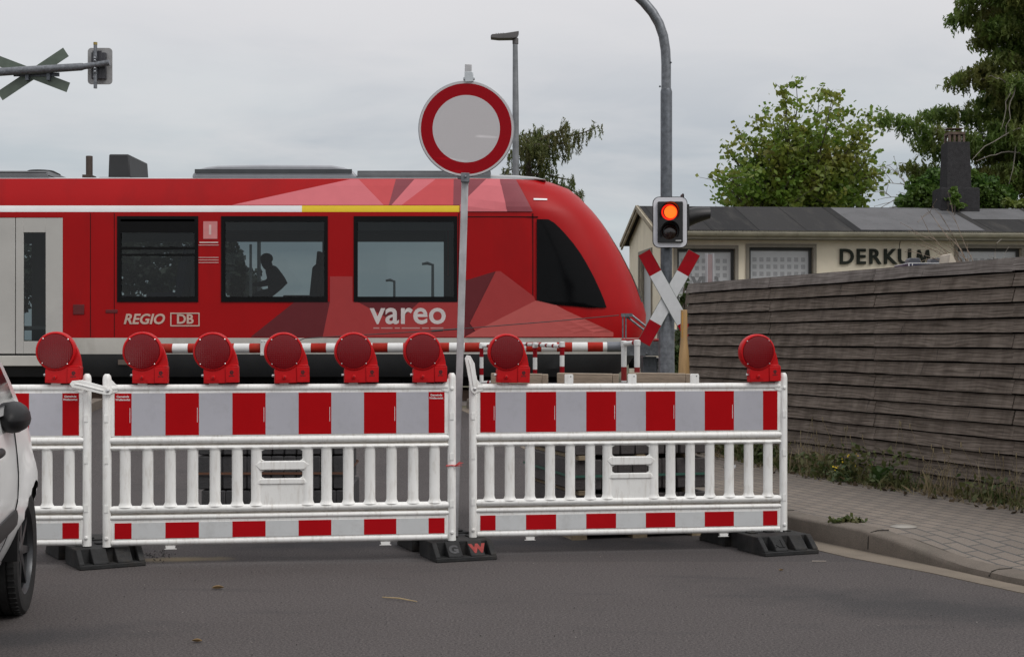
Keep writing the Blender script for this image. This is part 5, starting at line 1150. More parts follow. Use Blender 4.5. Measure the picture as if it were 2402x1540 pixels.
# passenger: one continuous skinned figure
def person(label, loc, rz):
    t = thing('person', label, 'person', loc, rz)
    J = {'pel': (0, 0, .50, .155), 'ab': (.03, 0, .68, .15), 'ch': (.12, 0, .84, .185), 'nk': (.20, 0, .98, .09), 'hd': (.25, 0, 1.05, .095), 'hd2': (.27, 0, 1.13, .095), 'hd3': (.27, 0, 1.19, .05),
         'sl': (.13, .19, .92, .085), 'el': (.16, .24, .75, .05), 'wl': (.38, .16, .70, .036), 'hl': (.46, .13, .70, .03), 'sr': (.13, -.19, .92, .085), 'er': (.16, -.24, .75, .05), 'wr': (.38, -.16, .70, .036), 'hr': (.46, -.13, .70, .03),
         'kl': (.43, .12, .53, .075), 'al': (.45, .12, .10, .05), 'fl': (.60, .12, .05, .04), 'kr': (.43, -.12, .53, .075), 'ar': (.45, -.12, .10, .05), 'fr': (.60, -.12, .05, .04)}
    E = [('pel', 'ab'), ('ab', 'ch'), ('ch', 'nk'), ('nk', 'hd'), ('hd', 'hd2'), ('hd2', 'hd3'), ('ch', 'sl'), ('sl', 'el'), ('el', 'wl'), ('wl', 'hl'), ('ch', 'sr'), ('sr', 'er'), ('er', 'wr'), ('wr', 'hr'), ('pel', 'kl'), ('kl', 'al'), ('al', 'fl'), ('pel', 'kr'), ('kr', 'ar'), ('ar', 'fr')]
    ks_ = list(J); me = bpy.data.meshes.new('body'); me.from_pydata([J[k][:3] for k in ks_], [(ks_.index(a), ks_.index(b)) for a, b in E], [])
    o = bpy.data.objects.new('body', me); COL.objects.link(o)
    sk = o.modifiers.new('skin', 'SKIN')
    if not me.skin_vertices: me.attributes.new('skin', 'FLOAT', 'POINT')
    for i, k in enumerate(ks_):
        try: me.skin_vertices[0].data[i].radius = (J[k][3], J[k][3]); me.skin_vertices[0].data[i].use_root = (k == 'pel')
        except Exception: pass
    sb2 = o.modifiers.new('sub', 'SUBSURF'); sb2.levels = 1; sb2.render_levels = 1
    me.materials.append(mat('navy_clothing', (.012, .014, .035), .85, var=.15)); o.parent = t
    h = MB(); h.ball((.245, 0, 1.135), .108, 14, 0, (1, .95, .85)); h.build('hair', mat('dark_hair', (.012, .010, .009), .7), t)
    return t
try: person('seated passenger in dark navy clothing behind the middle train window', ((660-CX)/F*(DT+2*WT-.85), DT+2*WT-.85, tz(764)), math.pi)
except Exception as ex: print('person', ex)
# lettering and marks on the side
m = MB(); m.text('vareo', .50, T((tx(958), DT-.0065, tz(735))), 0, .001, .008, 0, 1.02); m.build('lettering', mat('train_white_lettering', (.55, .50, .49), .4), train, smooth=None).location = -TO
m = MB()
for a_, b_ in ((876, 890), (894, 921), (926, 938), (942, 985), (990, 1006), (1010, 1040)): m.box(tx(a_), tx(b_), DT-.0065, DT-.005, tz(770.5), tz(767.5))
m.build('fine_print', mat('train_pale_lettering', (.42, .22, .21), .4), train, smooth=None).location = -TO
m = MB(); m.text('REGIO', .215, T((tx(337), DT-.0065, tz(749))), 0, .001, .006, .25, 1.0)
cx_, cz_ = tx(434), tz(749); w_, h_ = .225, .105
for q_ in ((-w_, w_, h_-.018, h_), (-w_, w_, -h_, -h_+.018), (-w_, -w_+.018, -h_+.018, h_-.018), (w_-.018, w_, -h_+.018, h_-.018)): m.box(cx_+q_[0], cx_+q_[1], DT-.0075, DT-.0055, cz_+q_[2], cz_+q_[3])
m.text('DB', .2, T((cx_, DT-.0065, cz_)), 0, .001, .006); m.build('lettering', mat('train_cream_lettering', (.50, .36, .30), .4), train, smooth=None).location = -TO
m = MB(); m.box(tx(477), tx(510), DT-.006, DT-.004, tz(560), tz(519)); m.build('pictogram_panel', mat('pictogram_rose', (.55, .20, .20), .4), train).location = -TO
m = MB(); m.box(tx(468), tx(512), DT-.0065, DT-.0045, tz(570), tz(567))
for y_ in (574, 603, 609, 615): m.box(tx(466), tx(513), DT-.0065, DT-.0045, tz(y_+1.3), tz(y_))
m.text('1', .2, T((tx(493), DT-.0075, tz(540))), 0, .001, .008); m.build('pictogram', mat('pictogram_white', (.6, .42, .40), .4), train, smooth=None).location = -TO
m = MB(); m.box(tx(172), tx(198), DT-.012, DT, tz(737), tz(714)); m.box(tx(248), tx(276), DT-.008, DT, tz(734), tz(726)); m.build('door_button_plate', mat('dark_red_plate', (.10, .004, .006), .4), train, bevel=.004).location = -TO
m = MB(); m.box(tx(277), tx(307), DT-.005, DT+.02, tz(855), tz(843)); m.build('hatch', mat('hatch_brown', (.10, .075, .06), .6), train).location = -TO
# roof equipment
def roofbox(nm, prof, y0, y1, mt, bv=.03):
    m = MB(); m.prism([(tx(a), tz(b)) for a, b in prof], y0, y1); o = m.build(nm, mt, train, bevel=bv); o.location = -TO; return o
Y0, Y1 = DT+.35, DT+2.35
roofbox('roof_fairing', [(438, 412), (440, 402), (452, 391), (474, 385), (500, 382), (600, 380), (770, 381), (800, 386), (822, 395), (834, 412)], Y0, Y1, mat('fairing_grey', (.30, .31, .335), .4, .05, var=.06))
m = MB(); m.box(tx(446), tx(820), Y0-.03, Y0, tz(400), tz(391)); m.build('roof_fairing_strip', mat('fairing_dark', (.05, .055, .06), .4, .2), train).location = -TO
lo = MB()
for i in range(6): lo.box(tx(832), tx(1150), Y0-.02+.01*i, Y1, tz(412-i*3.2), tz(410-i*3.2))
lo.box(tx(834), tx(1148), Y0+.03, Y1-.02, tz(412), tz(394)); lo.build('roof_louvre', ROOFG, train).location = -TO
m = MB(); m.ball((tx(992), DT+1.2, tz(394)), .14, 14, 0, (1.3, 1, .45)); m.build('antenna_dome', TDRK, train).location = -TO
roofbox('front_roof_fairing', [(1095, 413), (1110, 404), (1150, 402), (1205, 403), (1255, 407), (1285, 414)], DT+.45, DT+2.2, ROOFL)
lo = MB()
for i in range(6): lo.box(tx(-260), tx(98-i*2), Y0+.01*i, Y1, tz(412-i*3), tz(410-i*3))
lo.box(tx(-258), tx(94), Y0+.04, Y1-.02, tz(412), tz(394)); lo.build('roof_louvre', ROOFG, train).location = -TO
m = MB(); m.lathe([(.3, 0), (.3, .05), (.2, .1), (.0005, .11)], 20, 0, T((tx(38), DT+1.2, tz(395)))); m.build('roof_fan', TDRK, train).location = -TO
m = MB(); m.tube([(tx(161), DT+1.1, tz(412)), (tx(161), DT+1.1, tz(345))], .055, 12); m.box(tx(150), tx(172), DT+.95, DT+1.25, tz(412), tz(393)); m.build('exhaust', mat('exhaust_brown', (.05, .035, .028), .7, var=.3), train, bevel=.005).location = -TO
roofbox('roof_cabinet', [(224, 405), (226, 348), (274, 348), (278, 405)], DT+.7, DT+1.9, mat('roof_cabinet_black', (.022, .023, .025), .6), .02); roofbox('roof_cabinet_base', [(206, 412), (206, 405), (280, 405), (284, 412)], DT+.6, DT+2.0, ROOFG, .01)
# underframe and bogies
m = MB(); m.box(tx(XL)+.2, tx(1380), DT+.35, DT+2*WT-.35, ZR+.22, tz(866)); m.build('underframe', TDRK, train).location = -TO
for pc in (860, -1150):
    bg_ = MB(); c = tx(pc); bg_.box(c-1.35, c+1.35, DT+.30, DT+.42, ZR+.36, ZR+.52); bg_.box(c-.5, c+.5, DT+.26, DT+.42, ZR+.25, ZR+.62); bg_.box(c-1.35, c+1.35, DT+2*WT-.42, DT+2*WT-.3, ZR+.36, ZR+.52)
    bg_.v = [L(p) for p in bg_.v]; b_ = bg_.build('bogie', TDRK, train, bevel=.02)
    for dx in (-.95, .95):
        for yy, s_ in ((DT+.62, -1), (DT+2*WT-.62, 1)):
            wl = MB(); wl.lathe([(.10, -.08), (.33, -.05), (.35, -.06), (.385, -.06), (.385, .05), (.415, .06), (.415, .08), (.1, .08)], 30, 0, T((c+dx, yy, ZR+.53)) @ RX(math.pi/2*-s_)); wl.v = [L(p) for p in wl.v]; wl.build('wheel', RUST, b_)
m = MB(); m.box(tx(775), tx(786), DT+.2, DT+.3, tz(842), tz(829)); m.box(tx(1116), tx(1124), DT+.2, DT+.3, tz(842), tz(831)); m.build('yellow_cap', TYEL, train).location = -TO
m = MB(); m.tube([(tx(1492), YC, tz(848)), (tx(1532), YC, tz(848))], .13, 14); m.build('coupler', TDRK, train).location = -TO

# ================================================================== station building
C0 = Vector((3.13, 31.0, .4)); aB = math.atan2(.62, 7.9); UX = Vector((math.cos(aB), math.sin(aB), 0)); UY = Vector((-math.sin(aB), math.cos(aB), 0))
bd = thing('station_building', 'low cream station building with black felt roof and dark name lettering', 'building', C0, aB)
def fac(px, py, out=0.0):                                              # pixel -> local x, z on the street facade
    k = (px-CX)/F; n_ = UY; y0 = C0+n_*(-out); d = (y0.dot(n_))/(k*n_.x+n_.y); p = Vector((k*d, d, CAMZ+(HY-py)/F*d)); return (p-C0).dot(UX), p.z-C0.z
CREAM = mat('cream_render', (.74, .67, .52), .9, var=.06, scale=2.5, fine=.1, bmp=.3, bscale=60, dirt=((.42, .36, .27), .4, 2.2, (1, 1, .4)))
SURR = mat('window_surround_grey', (.22, .20, .165), .8, var=.1); LB = 12.5; DBW = 4.1; ze = fac(1700, 541)[1]; zr_ = fac(1700, 484)[1]
zr_ = (CAMZ+(HY-484)/F*(31.0+DBW/2+.1))-C0.z
WIN = []
for a, b, t_, h_ in ((1588, 1724, 583, 1.35), (1757, 1907, 580, 1.35), (2246, 2395, 582, 1.35), (2500, 2650, 582, 1.35)):
    x0, z1 = fac(a, t_); x1, _ = fac(b, t_); WIN.append((x0, x1, z1-h_, z1))
m = MB(); xs = [0]+[v for w_ in WIN for v in w_[:2]]+[LB]; zw0, zw1 = WIN[0][2], WIN[0][3]
zc = [0, min(w_[2] for w_ in WIN), ze+.05]
def wallseg(x0, x1, z0, z1): m.box(x0, x1, 0, .24, z0, z1)
for i in range(0, len(xs)-1, 2): wallseg(xs[i], xs[i+1], 0, ze+.05)
for x0, x1, z0, z1 in WIN: wallseg(x0, x1, 0, z0); wallseg(x0, x1, z1, ze+.05)
# gable with its own window
gw = (1.0, 2.6, .9, WIN[0][3]); apex = DBW/2
m.box(0, .24, .24, gw[0], 0, ze+.05); m.box(0, .24, gw[1], DBW, 0, ze+.05); m.box(0, .24, gw[0], gw[1], 0, gw[2]); m.box(0, .24, gw[0], gw[1], gw[3], ze+.05)
m.add([(0, 0, ze+.05), (0, DBW, ze+.05), (0, apex, zr_-.06), (.24, 0, ze+.05), (.24, DBW, ze+.05), (.24, apex, zr_-.06)], [(0, 1, 2), (5, 4, 3), (0, 2, 5, 3), (1, 4, 5, 2)])
m.box(.24, LB, DBW-.24, DBW, 0, ze+.05); m.box(LB-.24, LB, .24, DBW-.24, 0, ze+.05); m.build('wall', CREAM, bd)
def m_perf():
    mt, nt, b = nodes_of('perforated_panel'); v = coords(nt); sp_ = N(nt, 'ShaderNodeSeparateXYZ'); nt.links.new(v, sp_.inputs[0])
    def cell(o, per, fr, off=0):
        a = N(nt, 'ShaderNodeMath', operation='ADD'); nt.links.new(o, a.inputs[0]); a.inputs[1].default_value = off
        d_ = N(nt, 'ShaderNodeMath', operation='DIVIDE'); nt.links.new(a.outputs[0], d_.inputs[0]); d_.inputs[1].default_value = per
        f_ = N(nt, 'ShaderNodeMath', operation='FRACT'); nt.links.new(d_.outputs[0], f_.inputs[0])
        c_ = N(nt, 'ShaderNodeMath', operation='LESS_THAN'); nt.links.new(f_.outputs[0], c_.inputs[0]); c_.inputs[1].default_value = fr; return c_.outputs[0]
    def mulv(a, b_): q_ = N(nt, 'ShaderNodeMath', operation='MULTIPLY'); nt.links.new(a, q_.inputs[0]); nt.links.new(b_, q_.inputs[1]); return q_.outputs[0]
    big = mulv(cell(sp_.outputs[0], .151, .60), cell(sp_.outputs[2], .153, .60))
    holes = mulv(cell(sp_.outputs[0], .0151, .62), cell(sp_.outputs[2], .0153, .62)); f_ = mulv(big, holes)
    nt.links.new(mixc(nt, f_, (.46, .47, .48), (.05, .05, .055)), b.inputs['Base Color']); b.inputs['Roughness'].default_value = .45; b.inputs['Metallic'].default_value = .2; return mt
PERF = m_perf()
PPLN = mat('panel_plain_grey', (.46, .47, .48), .45, .2, var=.04)
for i, (x0, x1, z0, z1) in enumerate(WIN):
    f_ = MB(); e = .055
    for q_ in ((x0-.07, x1+.07, z1, z1+.075), (x0-.07, x1+.07, z0-.08, z0), (x0-.07, x0, z0, z1), (x1, x1+.07, z0, z1)): f_.box(q_[0], q_[1], -.03, .1, q_[2], q_[3])
    wo = f_.build('window', SURR, bd)
    f_ = MB()
    for q_ in ((x0, x1, z1-.06, z1), (x0, x0+.06, z0, z1-.06), (x1-.06, x1, z0, z1-.06)): f_.box(q_[0], q_[1], .10, .16, q_[2], q_[3])
    f_.build('window_frame', mat('dark_window_frame', (.03, .03, .028), .5), wo)
    p_ = MB(); px0, px1, pz0, pz1 = x0+.11, x1-.11, z0+.06, z1-.14; p_.box(0, px1-px0, .0, .012, -(pz1-pz0), 0); pn = p_.build('perforated_screen', PERF, wo, smooth=None); pn.location = (px0, .14, pz1)
    p_ = MB()
    for q_ in ((x0+.06, px0-.0, z0, z1-.06), (px1, x1-.06, z0, z1-.06), (px0, px1, pz1, z1-.06)): p_.box(q_[0], q_[1], .141, .15, q_[2], q_[3])
    p_.build('screen_margin', PPLN, wo, smooth=None)
tm = MB(); xx, zz_ = fac(1640, 664); tm.text('VRS', .34, T((xx+.16, .133, zz_)), 0, .002, .02); tm.build('lettering', mat('screen_dotted_grey', (.17, .175, .18), .5), bd, smooth=None)
f_ = MB(); f_.box(-.03, .1, gw[0]-.07, gw[1]+.07, gw[3], gw[3]+.08); f_.box(-.03, .1, gw[0]-.07, gw[0], gw[2], gw[3]); f_.box(-.03, .1, gw[1], gw[1]+.07, gw[2], gw[3]); wo = f_.build('window', SURR, bd)
f_ = MB(); f_.box(.1, .12, gw[0], gw[1], gw[2], gw[3]); f_.build('screen', PPLN, wo)
# roof
def m_felt():
    mt, nt, b = nodes_of('roof_felt'); v = coords(nt); sp_ = N(nt, 'ShaderNodeSeparateXYZ'); nt.links.new(v, sp_.inputs[0])
    d_ = N(nt, 'ShaderNodeMath', operation='DIVIDE'); nt.links.new(sp_.outputs[0], d_.inputs[0]); d_.inputs[1].default_value = 1.02
    fl = N(nt, 'ShaderNodeMath', operation='FLOOR'); nt.links.new(d_.outputs[0], fl.inputs[0]); wn = N(nt, 'ShaderNodeTexWhiteNoise'); wn.noise_dimensions = '1D'; nt.links.new(fl.outputs[0], wn.inputs['W'])
    c = mixc(nt, wn.outputs['Value'], (.022, .022, .023), (.038, .037, .037)); n2 = ramp(nt, noise(nt, v, 1.2, 5), .45, .7)
    st = ramp(nt, noise(nt, coords(nt, scale=(3, .6, .6)), 1.2, 5, .6), .5, .75); mm = N(nt, 'ShaderNodeMath', operation='MULTIPLY'); nt.links.new(st, mm.inputs[0]); mm.inputs[1].default_value = .55
    c = mixc(nt, mm.outputs[0], c, (.07, .066, .06)); fr = N(nt, 'ShaderNodeMath', operation='FRACT'); nt.links.new(d_.outputs[0], fr.inputs[0])
    ls = N(nt, 'ShaderNodeMath', operation='LESS_THAN'); nt.links.new(fr.outputs[0], ls.inputs[0]); ls.inputs[1].default_value = .025; c = mixc(nt, ls.outputs[0], c, (.012, .012, .012))
    nt.links.new(c, b.inputs['Base Color']); b.inputs['Roughness'].default_value = .9; b.inputs['Specular IOR Level'].default_value = .12; bump(nt, b, noise(nt, v, 60, 3), .4); return mt
FELT = m_felt(); FELTG = mat('grey_felt', (.125, .125, .13), .9, spec=.12, var=.12, scale=1.5, fine=.2, dirt=((.05, .05, .05), .4, 1.5, (2, 1, 1)))
ov = .32; ovx = .14; run = apex+ov; rise = zr_-ze; sl2 = rise/apex; zl = ze-ov*sl2+.10; ztop = zr_
r_ = MB()
for s_ in (0, 1):
    y_e = -ov if s_ == 0 else DBW+ov
    r_.add([(-ovx, y_e, zl), (LB+ov, y_e, zl), (LB+ov, apex, ztop), (-ovx, apex, ztop), (-ovx, y_e, zl-.05), (LB+ov, y_e, zl-.05), (LB+ov, apex, ztop-.06), (-ovx, apex, ztop-.06)], [(0, 1, 2, 3), (7, 6, 5, 4), (0, 4, 5, 1), (0, 3, 7, 4), (1, 5, 6, 2)])
rf_ = r_.build('roof', FELT, bd, smooth=None)
def felt_patch(px0, px1, u0, u1, skew=0):
    x0, _ = fac(px0, 538); x1, _ = fac(px1, 538); p_ = MB(); q_ = lambda u, x: (x, lerp(-ov, apex, u), lerp(zl, ztop, u)+.006)
    p_.add([q_(u0, x0), q_(u0, x1), q_(u1, x1+skew), q_(u1, x0+skew)], [(0, 1, 2, 3)]); p_.build('felt_patch', FELTG, rf_, smooth=None)
felt_patch(2012, 2300, .03, .97, 0); felt_patch(2318, 2480, .5, .97); felt_patch(2112, 2235, .98, .995)
gu = MB(); x0, x1 = -ovx, LB+ov; zc_ = zl-.06
gu.grid([[(x, -ov-.06+.075*math.cos(a), zc_+.075*math.sin(a)) for a in [math.pi+math.pi*i/10 for i in range(11)]] for x in np.linspace(x0, x1, 26)])
gu.box(x0, x1, -ov-.145, -ov-.128, zc_-.006, zc_+.012); gu.box(x0, x1, -ov+.0, -ov+.02, zc_-.12, zc_+.05)
for x in np.linspace(x0+.4, x1-.4, 15): gu.tube([(x, -ov-.06+.079*math.cos(a), zc_+.079*math.sin(a)) for a in [math.pi+math.pi*i/8 for i in range(9)]], .012, 5)
gu.build('gutter', mat('gutter_cream', (.33, .31, .24), .6, var=.15, scale=3, dirt=((.12, .12, .09), .5, 4, (1, 1, 1))), rf_, smooth=40)
so_ = MB(); so_.box(x0, x1, -ov+.02, .0, zc_-.13, zc_-.11); so_.build('soffit', mat('soffit_grey', (.2, .19, .16), .8), rf_)
bgb = MB()
for s_ in (0, 1):
    ye = -ov if s_ == 0 else DBW+ov
    for o_, h_ in ((0, .14), (.03, .07)): bgb.add([(-ovx-.02-o_, ye, zl-h_), (-ovx-.02-o_, ye, zl+.015), (-ovx-.02-o_, apex, ztop+.015), (-ovx-.02-o_, apex, ztop-h_), (-ovx+.02, ye, zl-h_), (-ovx+.02, ye, zl+.015), (-ovx+.02, apex, ztop+.015), (-ovx+.02, apex, ztop-h_)], [(0, 1, 2, 3), (7, 6, 5, 4), (0, 4, 5, 1), (1, 5, 6, 2), (2, 6, 7, 3), (3, 7, 4, 0)])
bgb.build('barge_board', mat('barge_board_cream', (.30, .26, .19), .8, var=.25, scale=4), rf_)
lt_ = MB(); letter = mat('letter_dark_green', (.020, .024, .018), .6, spec=.15)
xa, za = fac(1972, 603); xb, _ = fac(2180, 603)
chars = 'DERKUM'; pos = [1984.5, 2018, 2050, 2085.5, 2120.5, 2164.5]
for ch, pxc in zip(chars, pos):
    xx, zc2 = fac(pxc, 603.5); lt_ = MB()
    if ch == 'M': lt_.prism([(xx+a*.98, zc2+b*.98) for a, b in ((-.168, -.165), (-.112, -.165), (-.084, .05), (-.018, -.13), (.018, -.13), (.084, .05), (.112, -.165), (.168, -.165), (.122, .165), (.074, .165), (0, -.03), (-.074, .165), (-.122, .165))], -.057, -.013)
    else: lt_.text(ch, .45, T((xx, -.035, zc2-.0)), 0, .022, .010)
    lt_.build('letter', letter, bd, smooth=None)
crk = MB(); cp_ = [fac(a, b)[0:2] for a, b in ((2116, 548), (2113, 556), (2112.5, 563), (2110, 572), (2109.5, 584))]; crk.tube([(x, -.001, z) for x, z in cp_], .008, 5); crk.build('wall_crack', mat('crack_dark', (.03, .026, .02), .9), bd)
# chimney
dch = 33.6; ch_ = thing('chimney', 'dark rendered chimney with a slotted brick top behind the roof ridge', 'chimney', P(2241, 487, dch)-Vector((0, 0, .6))); cb_ = Vector(P(2241, 487, dch)-Vector((0, 0, .6))); q = lambda px, py: P(px, py, dch)-cb_
DREN = mat('dark_roughcast', (.042, .041, .043), .95, spec=.08, var=.3, scale=14, fine=.4, bmp=.8, bscale=40)
m = MB(); a, b = q(2197, 487), q(2287, 445); m.box(a.x, b.x, -.35, .35, 0, b.z); m.box(a.x+.02, b.x-.02, -.33, .33, b.z, b.z+.02); m.build('base', DREN, ch_, bevel=.01)
m = MB(); a0, a1, b0, b1 = q(2212, 444), q(2270, 444), q(2215, 336), q(2267, 336)
def frust(m, x0, x1, z0, x2, x3, z1, y0, y1): m.add([(x0, -y0, z0), (x1, -y0, z0), (x1, y0, z0), (x0, y0, z0), (x2, -y1, z1), (x3, -y1, z1), (x3, y1, z1), (x2, y1, z1)], [(0, 3, 2, 1), (4, 5, 6, 7), (0, 1, 5, 4), (1, 2, 6, 5), (2, 3, 7, 6), (3, 0, 4, 7)])
frust(m, a0.x, a1.x, a0.z, b0.x, b1.x, b0.z, .28, .25); so2 = m.build('shaft', DREN, ch_, bevel=.008)
BRK = mat('sooty_brick', (.10, .07, .055), .9, var=.4, scale=10)
m = MB(); za, zb_, zc3 = q(0, 336).z, q(0, 318).z, q(0, 312).z; xl, xr = q(2220, 0).x, q(2258, 0).x
for x in np.linspace(xl, xr-.05, 4): m.box(x, x+.05, -.19, -.12, za, zb_); m.box(x, x+.05, .12, .19, za, zb_)
m.box(xl, xr, -.2, .2, zb_, zc3); m.box(xl+.08, xl+.1, -.1, -.08, zc3, q(0, 304).z); m.box(xr-.1, xr-.08, -.1, -.08, zc3, q(0, 304).z); m.box(xl-.02, xr-.02, -.15, .15, q(0, 304).z, q(0, 302.5).z); m.build('cap', BRK, ch_)
# platform stele, blue cabinet, plank behind the fence
dst = 25.5; st_ = thing('platform_stele', 'slim aluminium pillar with reddish panel in front of the station window', 'pillar', (PX(1665, dst), dst, .4)); zt_ = PZ(594, dst)-.4; hw_ = 10.0/F*dst
m = MB(); m.box(-hw_+.025, hw_-.025, -.035, .035, 0, zt_-.02); m.build('panel', mat('mauve_panel', (.26, .20, .20), .4, var=.1), st_)
m = MB()
for s_ in (-1, 1):
    for k in range(2): m.tube([(s_*(hw_-.02), -.02+.045*k, 0), (s_*(hw_-.02), -.02+.045*k, zt_)], .022, 10)
m.build('pillar_edge', mat('aluminium', (.42, .42, .43), .35, .7, var=.06), st_)
dcb = 13.6; cbn = thing('blue_cabinet', 'dark blue box with white edging and rounded humps just above the fence top', 'box', (PX(2165, dcb), dcb, .12)); zt_ = PZ(616, dcb)-.12; q = lambda px: PX(px, dcb)-PX(2165, dcb)
m = MB(); m.box(q(2131), q(2215), 0, .5, .0, zt_-.008); m.build('cabinet', mat('navy_panel', (.012, .013, .05), .4), cbn)
m = MB(); e = .008
m.box(q(2131), q(2215), -.003, .5, zt_-.008, zt_); m.box(q(2131)-.001, q(2131)+e, -.003, .0, .1, zt_-.008); m.box(q(2139), q(2139)+e, -.003, .0, .1, zt_-.008); m.build('edging', mat('white_edging', (.6, .6, .62), .5), cbn)
m = MB()
for px in (2150, 2202): m.prism([(q(px)-.06, zt_), (q(px)-.052, zt_+.035), (q(px)-.035, zt_+.048), (q(px)+.035, zt_+.048), (q(px)+.05, zt_+.035), (q(px)+.058, zt_)], .05, .2)
m.build('hump', mat('slate_plastic', (.045, .048, .06), .5), cbn, bevel=.008)
dpk = 12.6; pk = P(2236, 620, dpk); m = MB(); a, b, c = P(2223, 640, dpk), P(2229, 596, dpk), P(2252, 634, dpk)
m.add([tuple(v-pk+Vector((0, dy, 0))) for dy in (0, .3) for v in (a, b, P(2233, 594, dpk), c+Vector((.05, 0, -.1)))], [(0, 1, 2, 3), (7, 6, 5, 4), (0, 4, 5, 1), (1, 5, 6, 2), (2, 6, 7, 3), (3, 7, 4, 0)])
m.box(-.03, .03, .05, .25, .13-pk.z, -.08); o = m.build('leaning_board', mat('raw_board', (.52, .46, .38), .8, var=.15, scale=9)); o.location = pk; tag(o, 'pale raw board with a slanted edge poking over the fence top', 'board')

# ================================================================== parked car
aC = math.atan2(.215, 1.0); CO = Vector((-2.325, 7.02, 0)); fx = Vector((-math.sin(aC), math.cos(aC), 0)); rx_ = Vector((math.cos(aC), math.sin(aC), 0))
co_ = CO-rx_*.80                                                       # centre line at the front axle
car = thing('parked_car', 'white hatchback at the left edge with black folded mirror and dark alloy wheels', 'car', (co_.x, co_.y, 0), aC)
# local axes: x to the car's right, y forward, z up
CW_ = mat('white_car_paint', (.86, .86, .85), .22, var=.015, coat=.35, spec=.4); CBK = mat('car_black_trim', (.012, .012, .013), .5, var=.15, spec=.25); CGL = m_glass('car_glass', (.16, .18, .18)); CGD = mat('car_dark_glass', (.008, .009, .010), .06, spec=.7)
HWT = [(.17, .60), (.23, .655), (.30, .705), (.40, .755), (.50, .795), (.60, .815), (.70, .818), (.80, .812), (.90, .802), (.97, .79), (1.02, .775)]
TOPZ = [(-3.1, 1.0), (-2.9, 1.03), (-.75, 1.02), (-.3, 1.01), (0, .975), (.35, .90), (.58, .78), (.70, .62)]
PLAN = [(-3.12, .80), (-3.0, .93), (-2.6, 1), (.1, 1), (.35, .97), (.55, .88), (.68, .70), (.72, .5)]
ysx = [(-3.12+.06*i) for i in range(65)]; ysx = [v for v in ysx if v < .72]+[.72]
NR = 16; AX = (0.0, -2.42); RW = .335
m = MB(); ids = {}
def flare(y, z):
    f_ = 0
    for a in AX:
        d_ = math.hypot(y-a, z-.30)
        if d_ < .52: f_ = max(f_, .028*sstep((.52-d_)/.17))
    return f_
for s_ in (-1, 1):
    for i, y in enumerate(ysx):
        zt_ = interp(y, TOPZ); zb0 = .19 if y > -2.9 else .26
        for k in range(NR+1):
            u = k/NR; z = lerp(zb0, zt_, u); hw = interp(z if z < .8 else 1.02-(zt_-z)*(.22/max(.05, zt_-.8)) if zt_ > .82 else z, HWT)
            if y > -.5: hw = min(hw, hw-.0)
            yy = y
            for a in AX:                                               # pull vertices onto the wheel arch circle
                d_ = math.hypot(y-a, z-.30)
                if 1e-3 < abs(d_-RW) < .035 and z > .2: z = .30+(z-.30)*RW/d_; yy = a+(y-a)*RW/d_
            x = s_*(hw*interp(yy, PLAN)+flare(yy, z)); ids[s_, i, k] = len(m.v); m.v.append((x, yy, z))
for s_ in (-1, 1):
    for i in range(len(ysx)-1):
        for k in range(NR):
            q4 = [ids[s_, i, k], ids[s_, i+1, k], ids[s_, i+1, k+1], ids[s_, i, k+1]]
            cy = sum(m.v[v][1] for v in q4)/4; czz = sum(m.v[v][2] for v in q4)/4
            if any(math.hypot(cy-a, czz-.30) < RW-.004 for a in AX): continue
            m.f.append(q4); m.m.append(0)
for i in range(len(ysx)-1):                                            # bonnet and deck
    a, b, c, d_ = ids[-1, i, NR], ids[-1, i+1, NR], ids[1, i+1, NR], ids[1, i, NR]; A, B = m.v[a], m.v[b]
    n0 = len(m.v); m.v += [(0, m.v[a][1], m.v[a][2]+.03), (0, m.v[b][1], m.v[b][2]+.03)]
    m.f += [[a, b, n0+1, n0], [n0, n0+1, c, d_]]; m.m += [0, 0]
for i in (0, len(ysx)-1):
    for k in range(NR): m.f.append([ids[-1, i, k], ids[1, i, k], ids[1, i, k+1], ids[-1, i, k+1]]); m.m.append(0)
m.build('body', CW_, car, smooth=40)
m = MB(); m.box(-.60, .60, -2.9, .6, .17, .24)
for a in AX:
    for s_ in (-1, 1):
        rows = [[(x, a+.36*math.cos(t_), .30+.36*math.sin(t_)) for t_ in [math.pi*j/14 for j in range(15)]] for x in (s_*.50, s_*.80)]; m.grid(rows)
        m.lathe([(.0005, 0), (.36, 0)], 20, 0, T((s_*.5, a, .3)) @ RY(math.pi/2), False)
m.build('wheel_housing', TDRK, car)
# cabin
m = MB(); lev = [(.99, -.14, -3.06, .805), (1.1, -.34, -3.02, .79), (1.2, -.52, -2.97, .77), (1.34, -.82, -2.88, .715), (1.43, -1.05, -2.76, .65), (1.475, -1.4, -2.6, .53)]
def ring(z, yf, yr, hw): return [(x, y, z+dz) for x, y, dz in ((-hw*.975, yf+.02, 0), (0, yf+.10, 0), (hw*.975, yf+.02, 0), (hw, yf-.12, 0), (hw, (yf+yr)/2, 0), (hw*.98, yr+.12, 0), (hw*.85, yr, 0), (0, yr-.03, 0), (-hw*.85, yr, 0), (-hw*.98, yr+.12, 0), (-hw, (yf+yr)/2, 0), (-hw, yf-.12, 0))]
rg_ = [ring(*l) for l in lev]; m.grid([r_+[r_[0]] for r_ in rg_]); m.add(rg_[-1], [tuple(range(12))]); m.build('cabin', CW_, car, smooth=50)
def hw_at(z): return interp(z, [(l[0], l[3]) for l in lev])
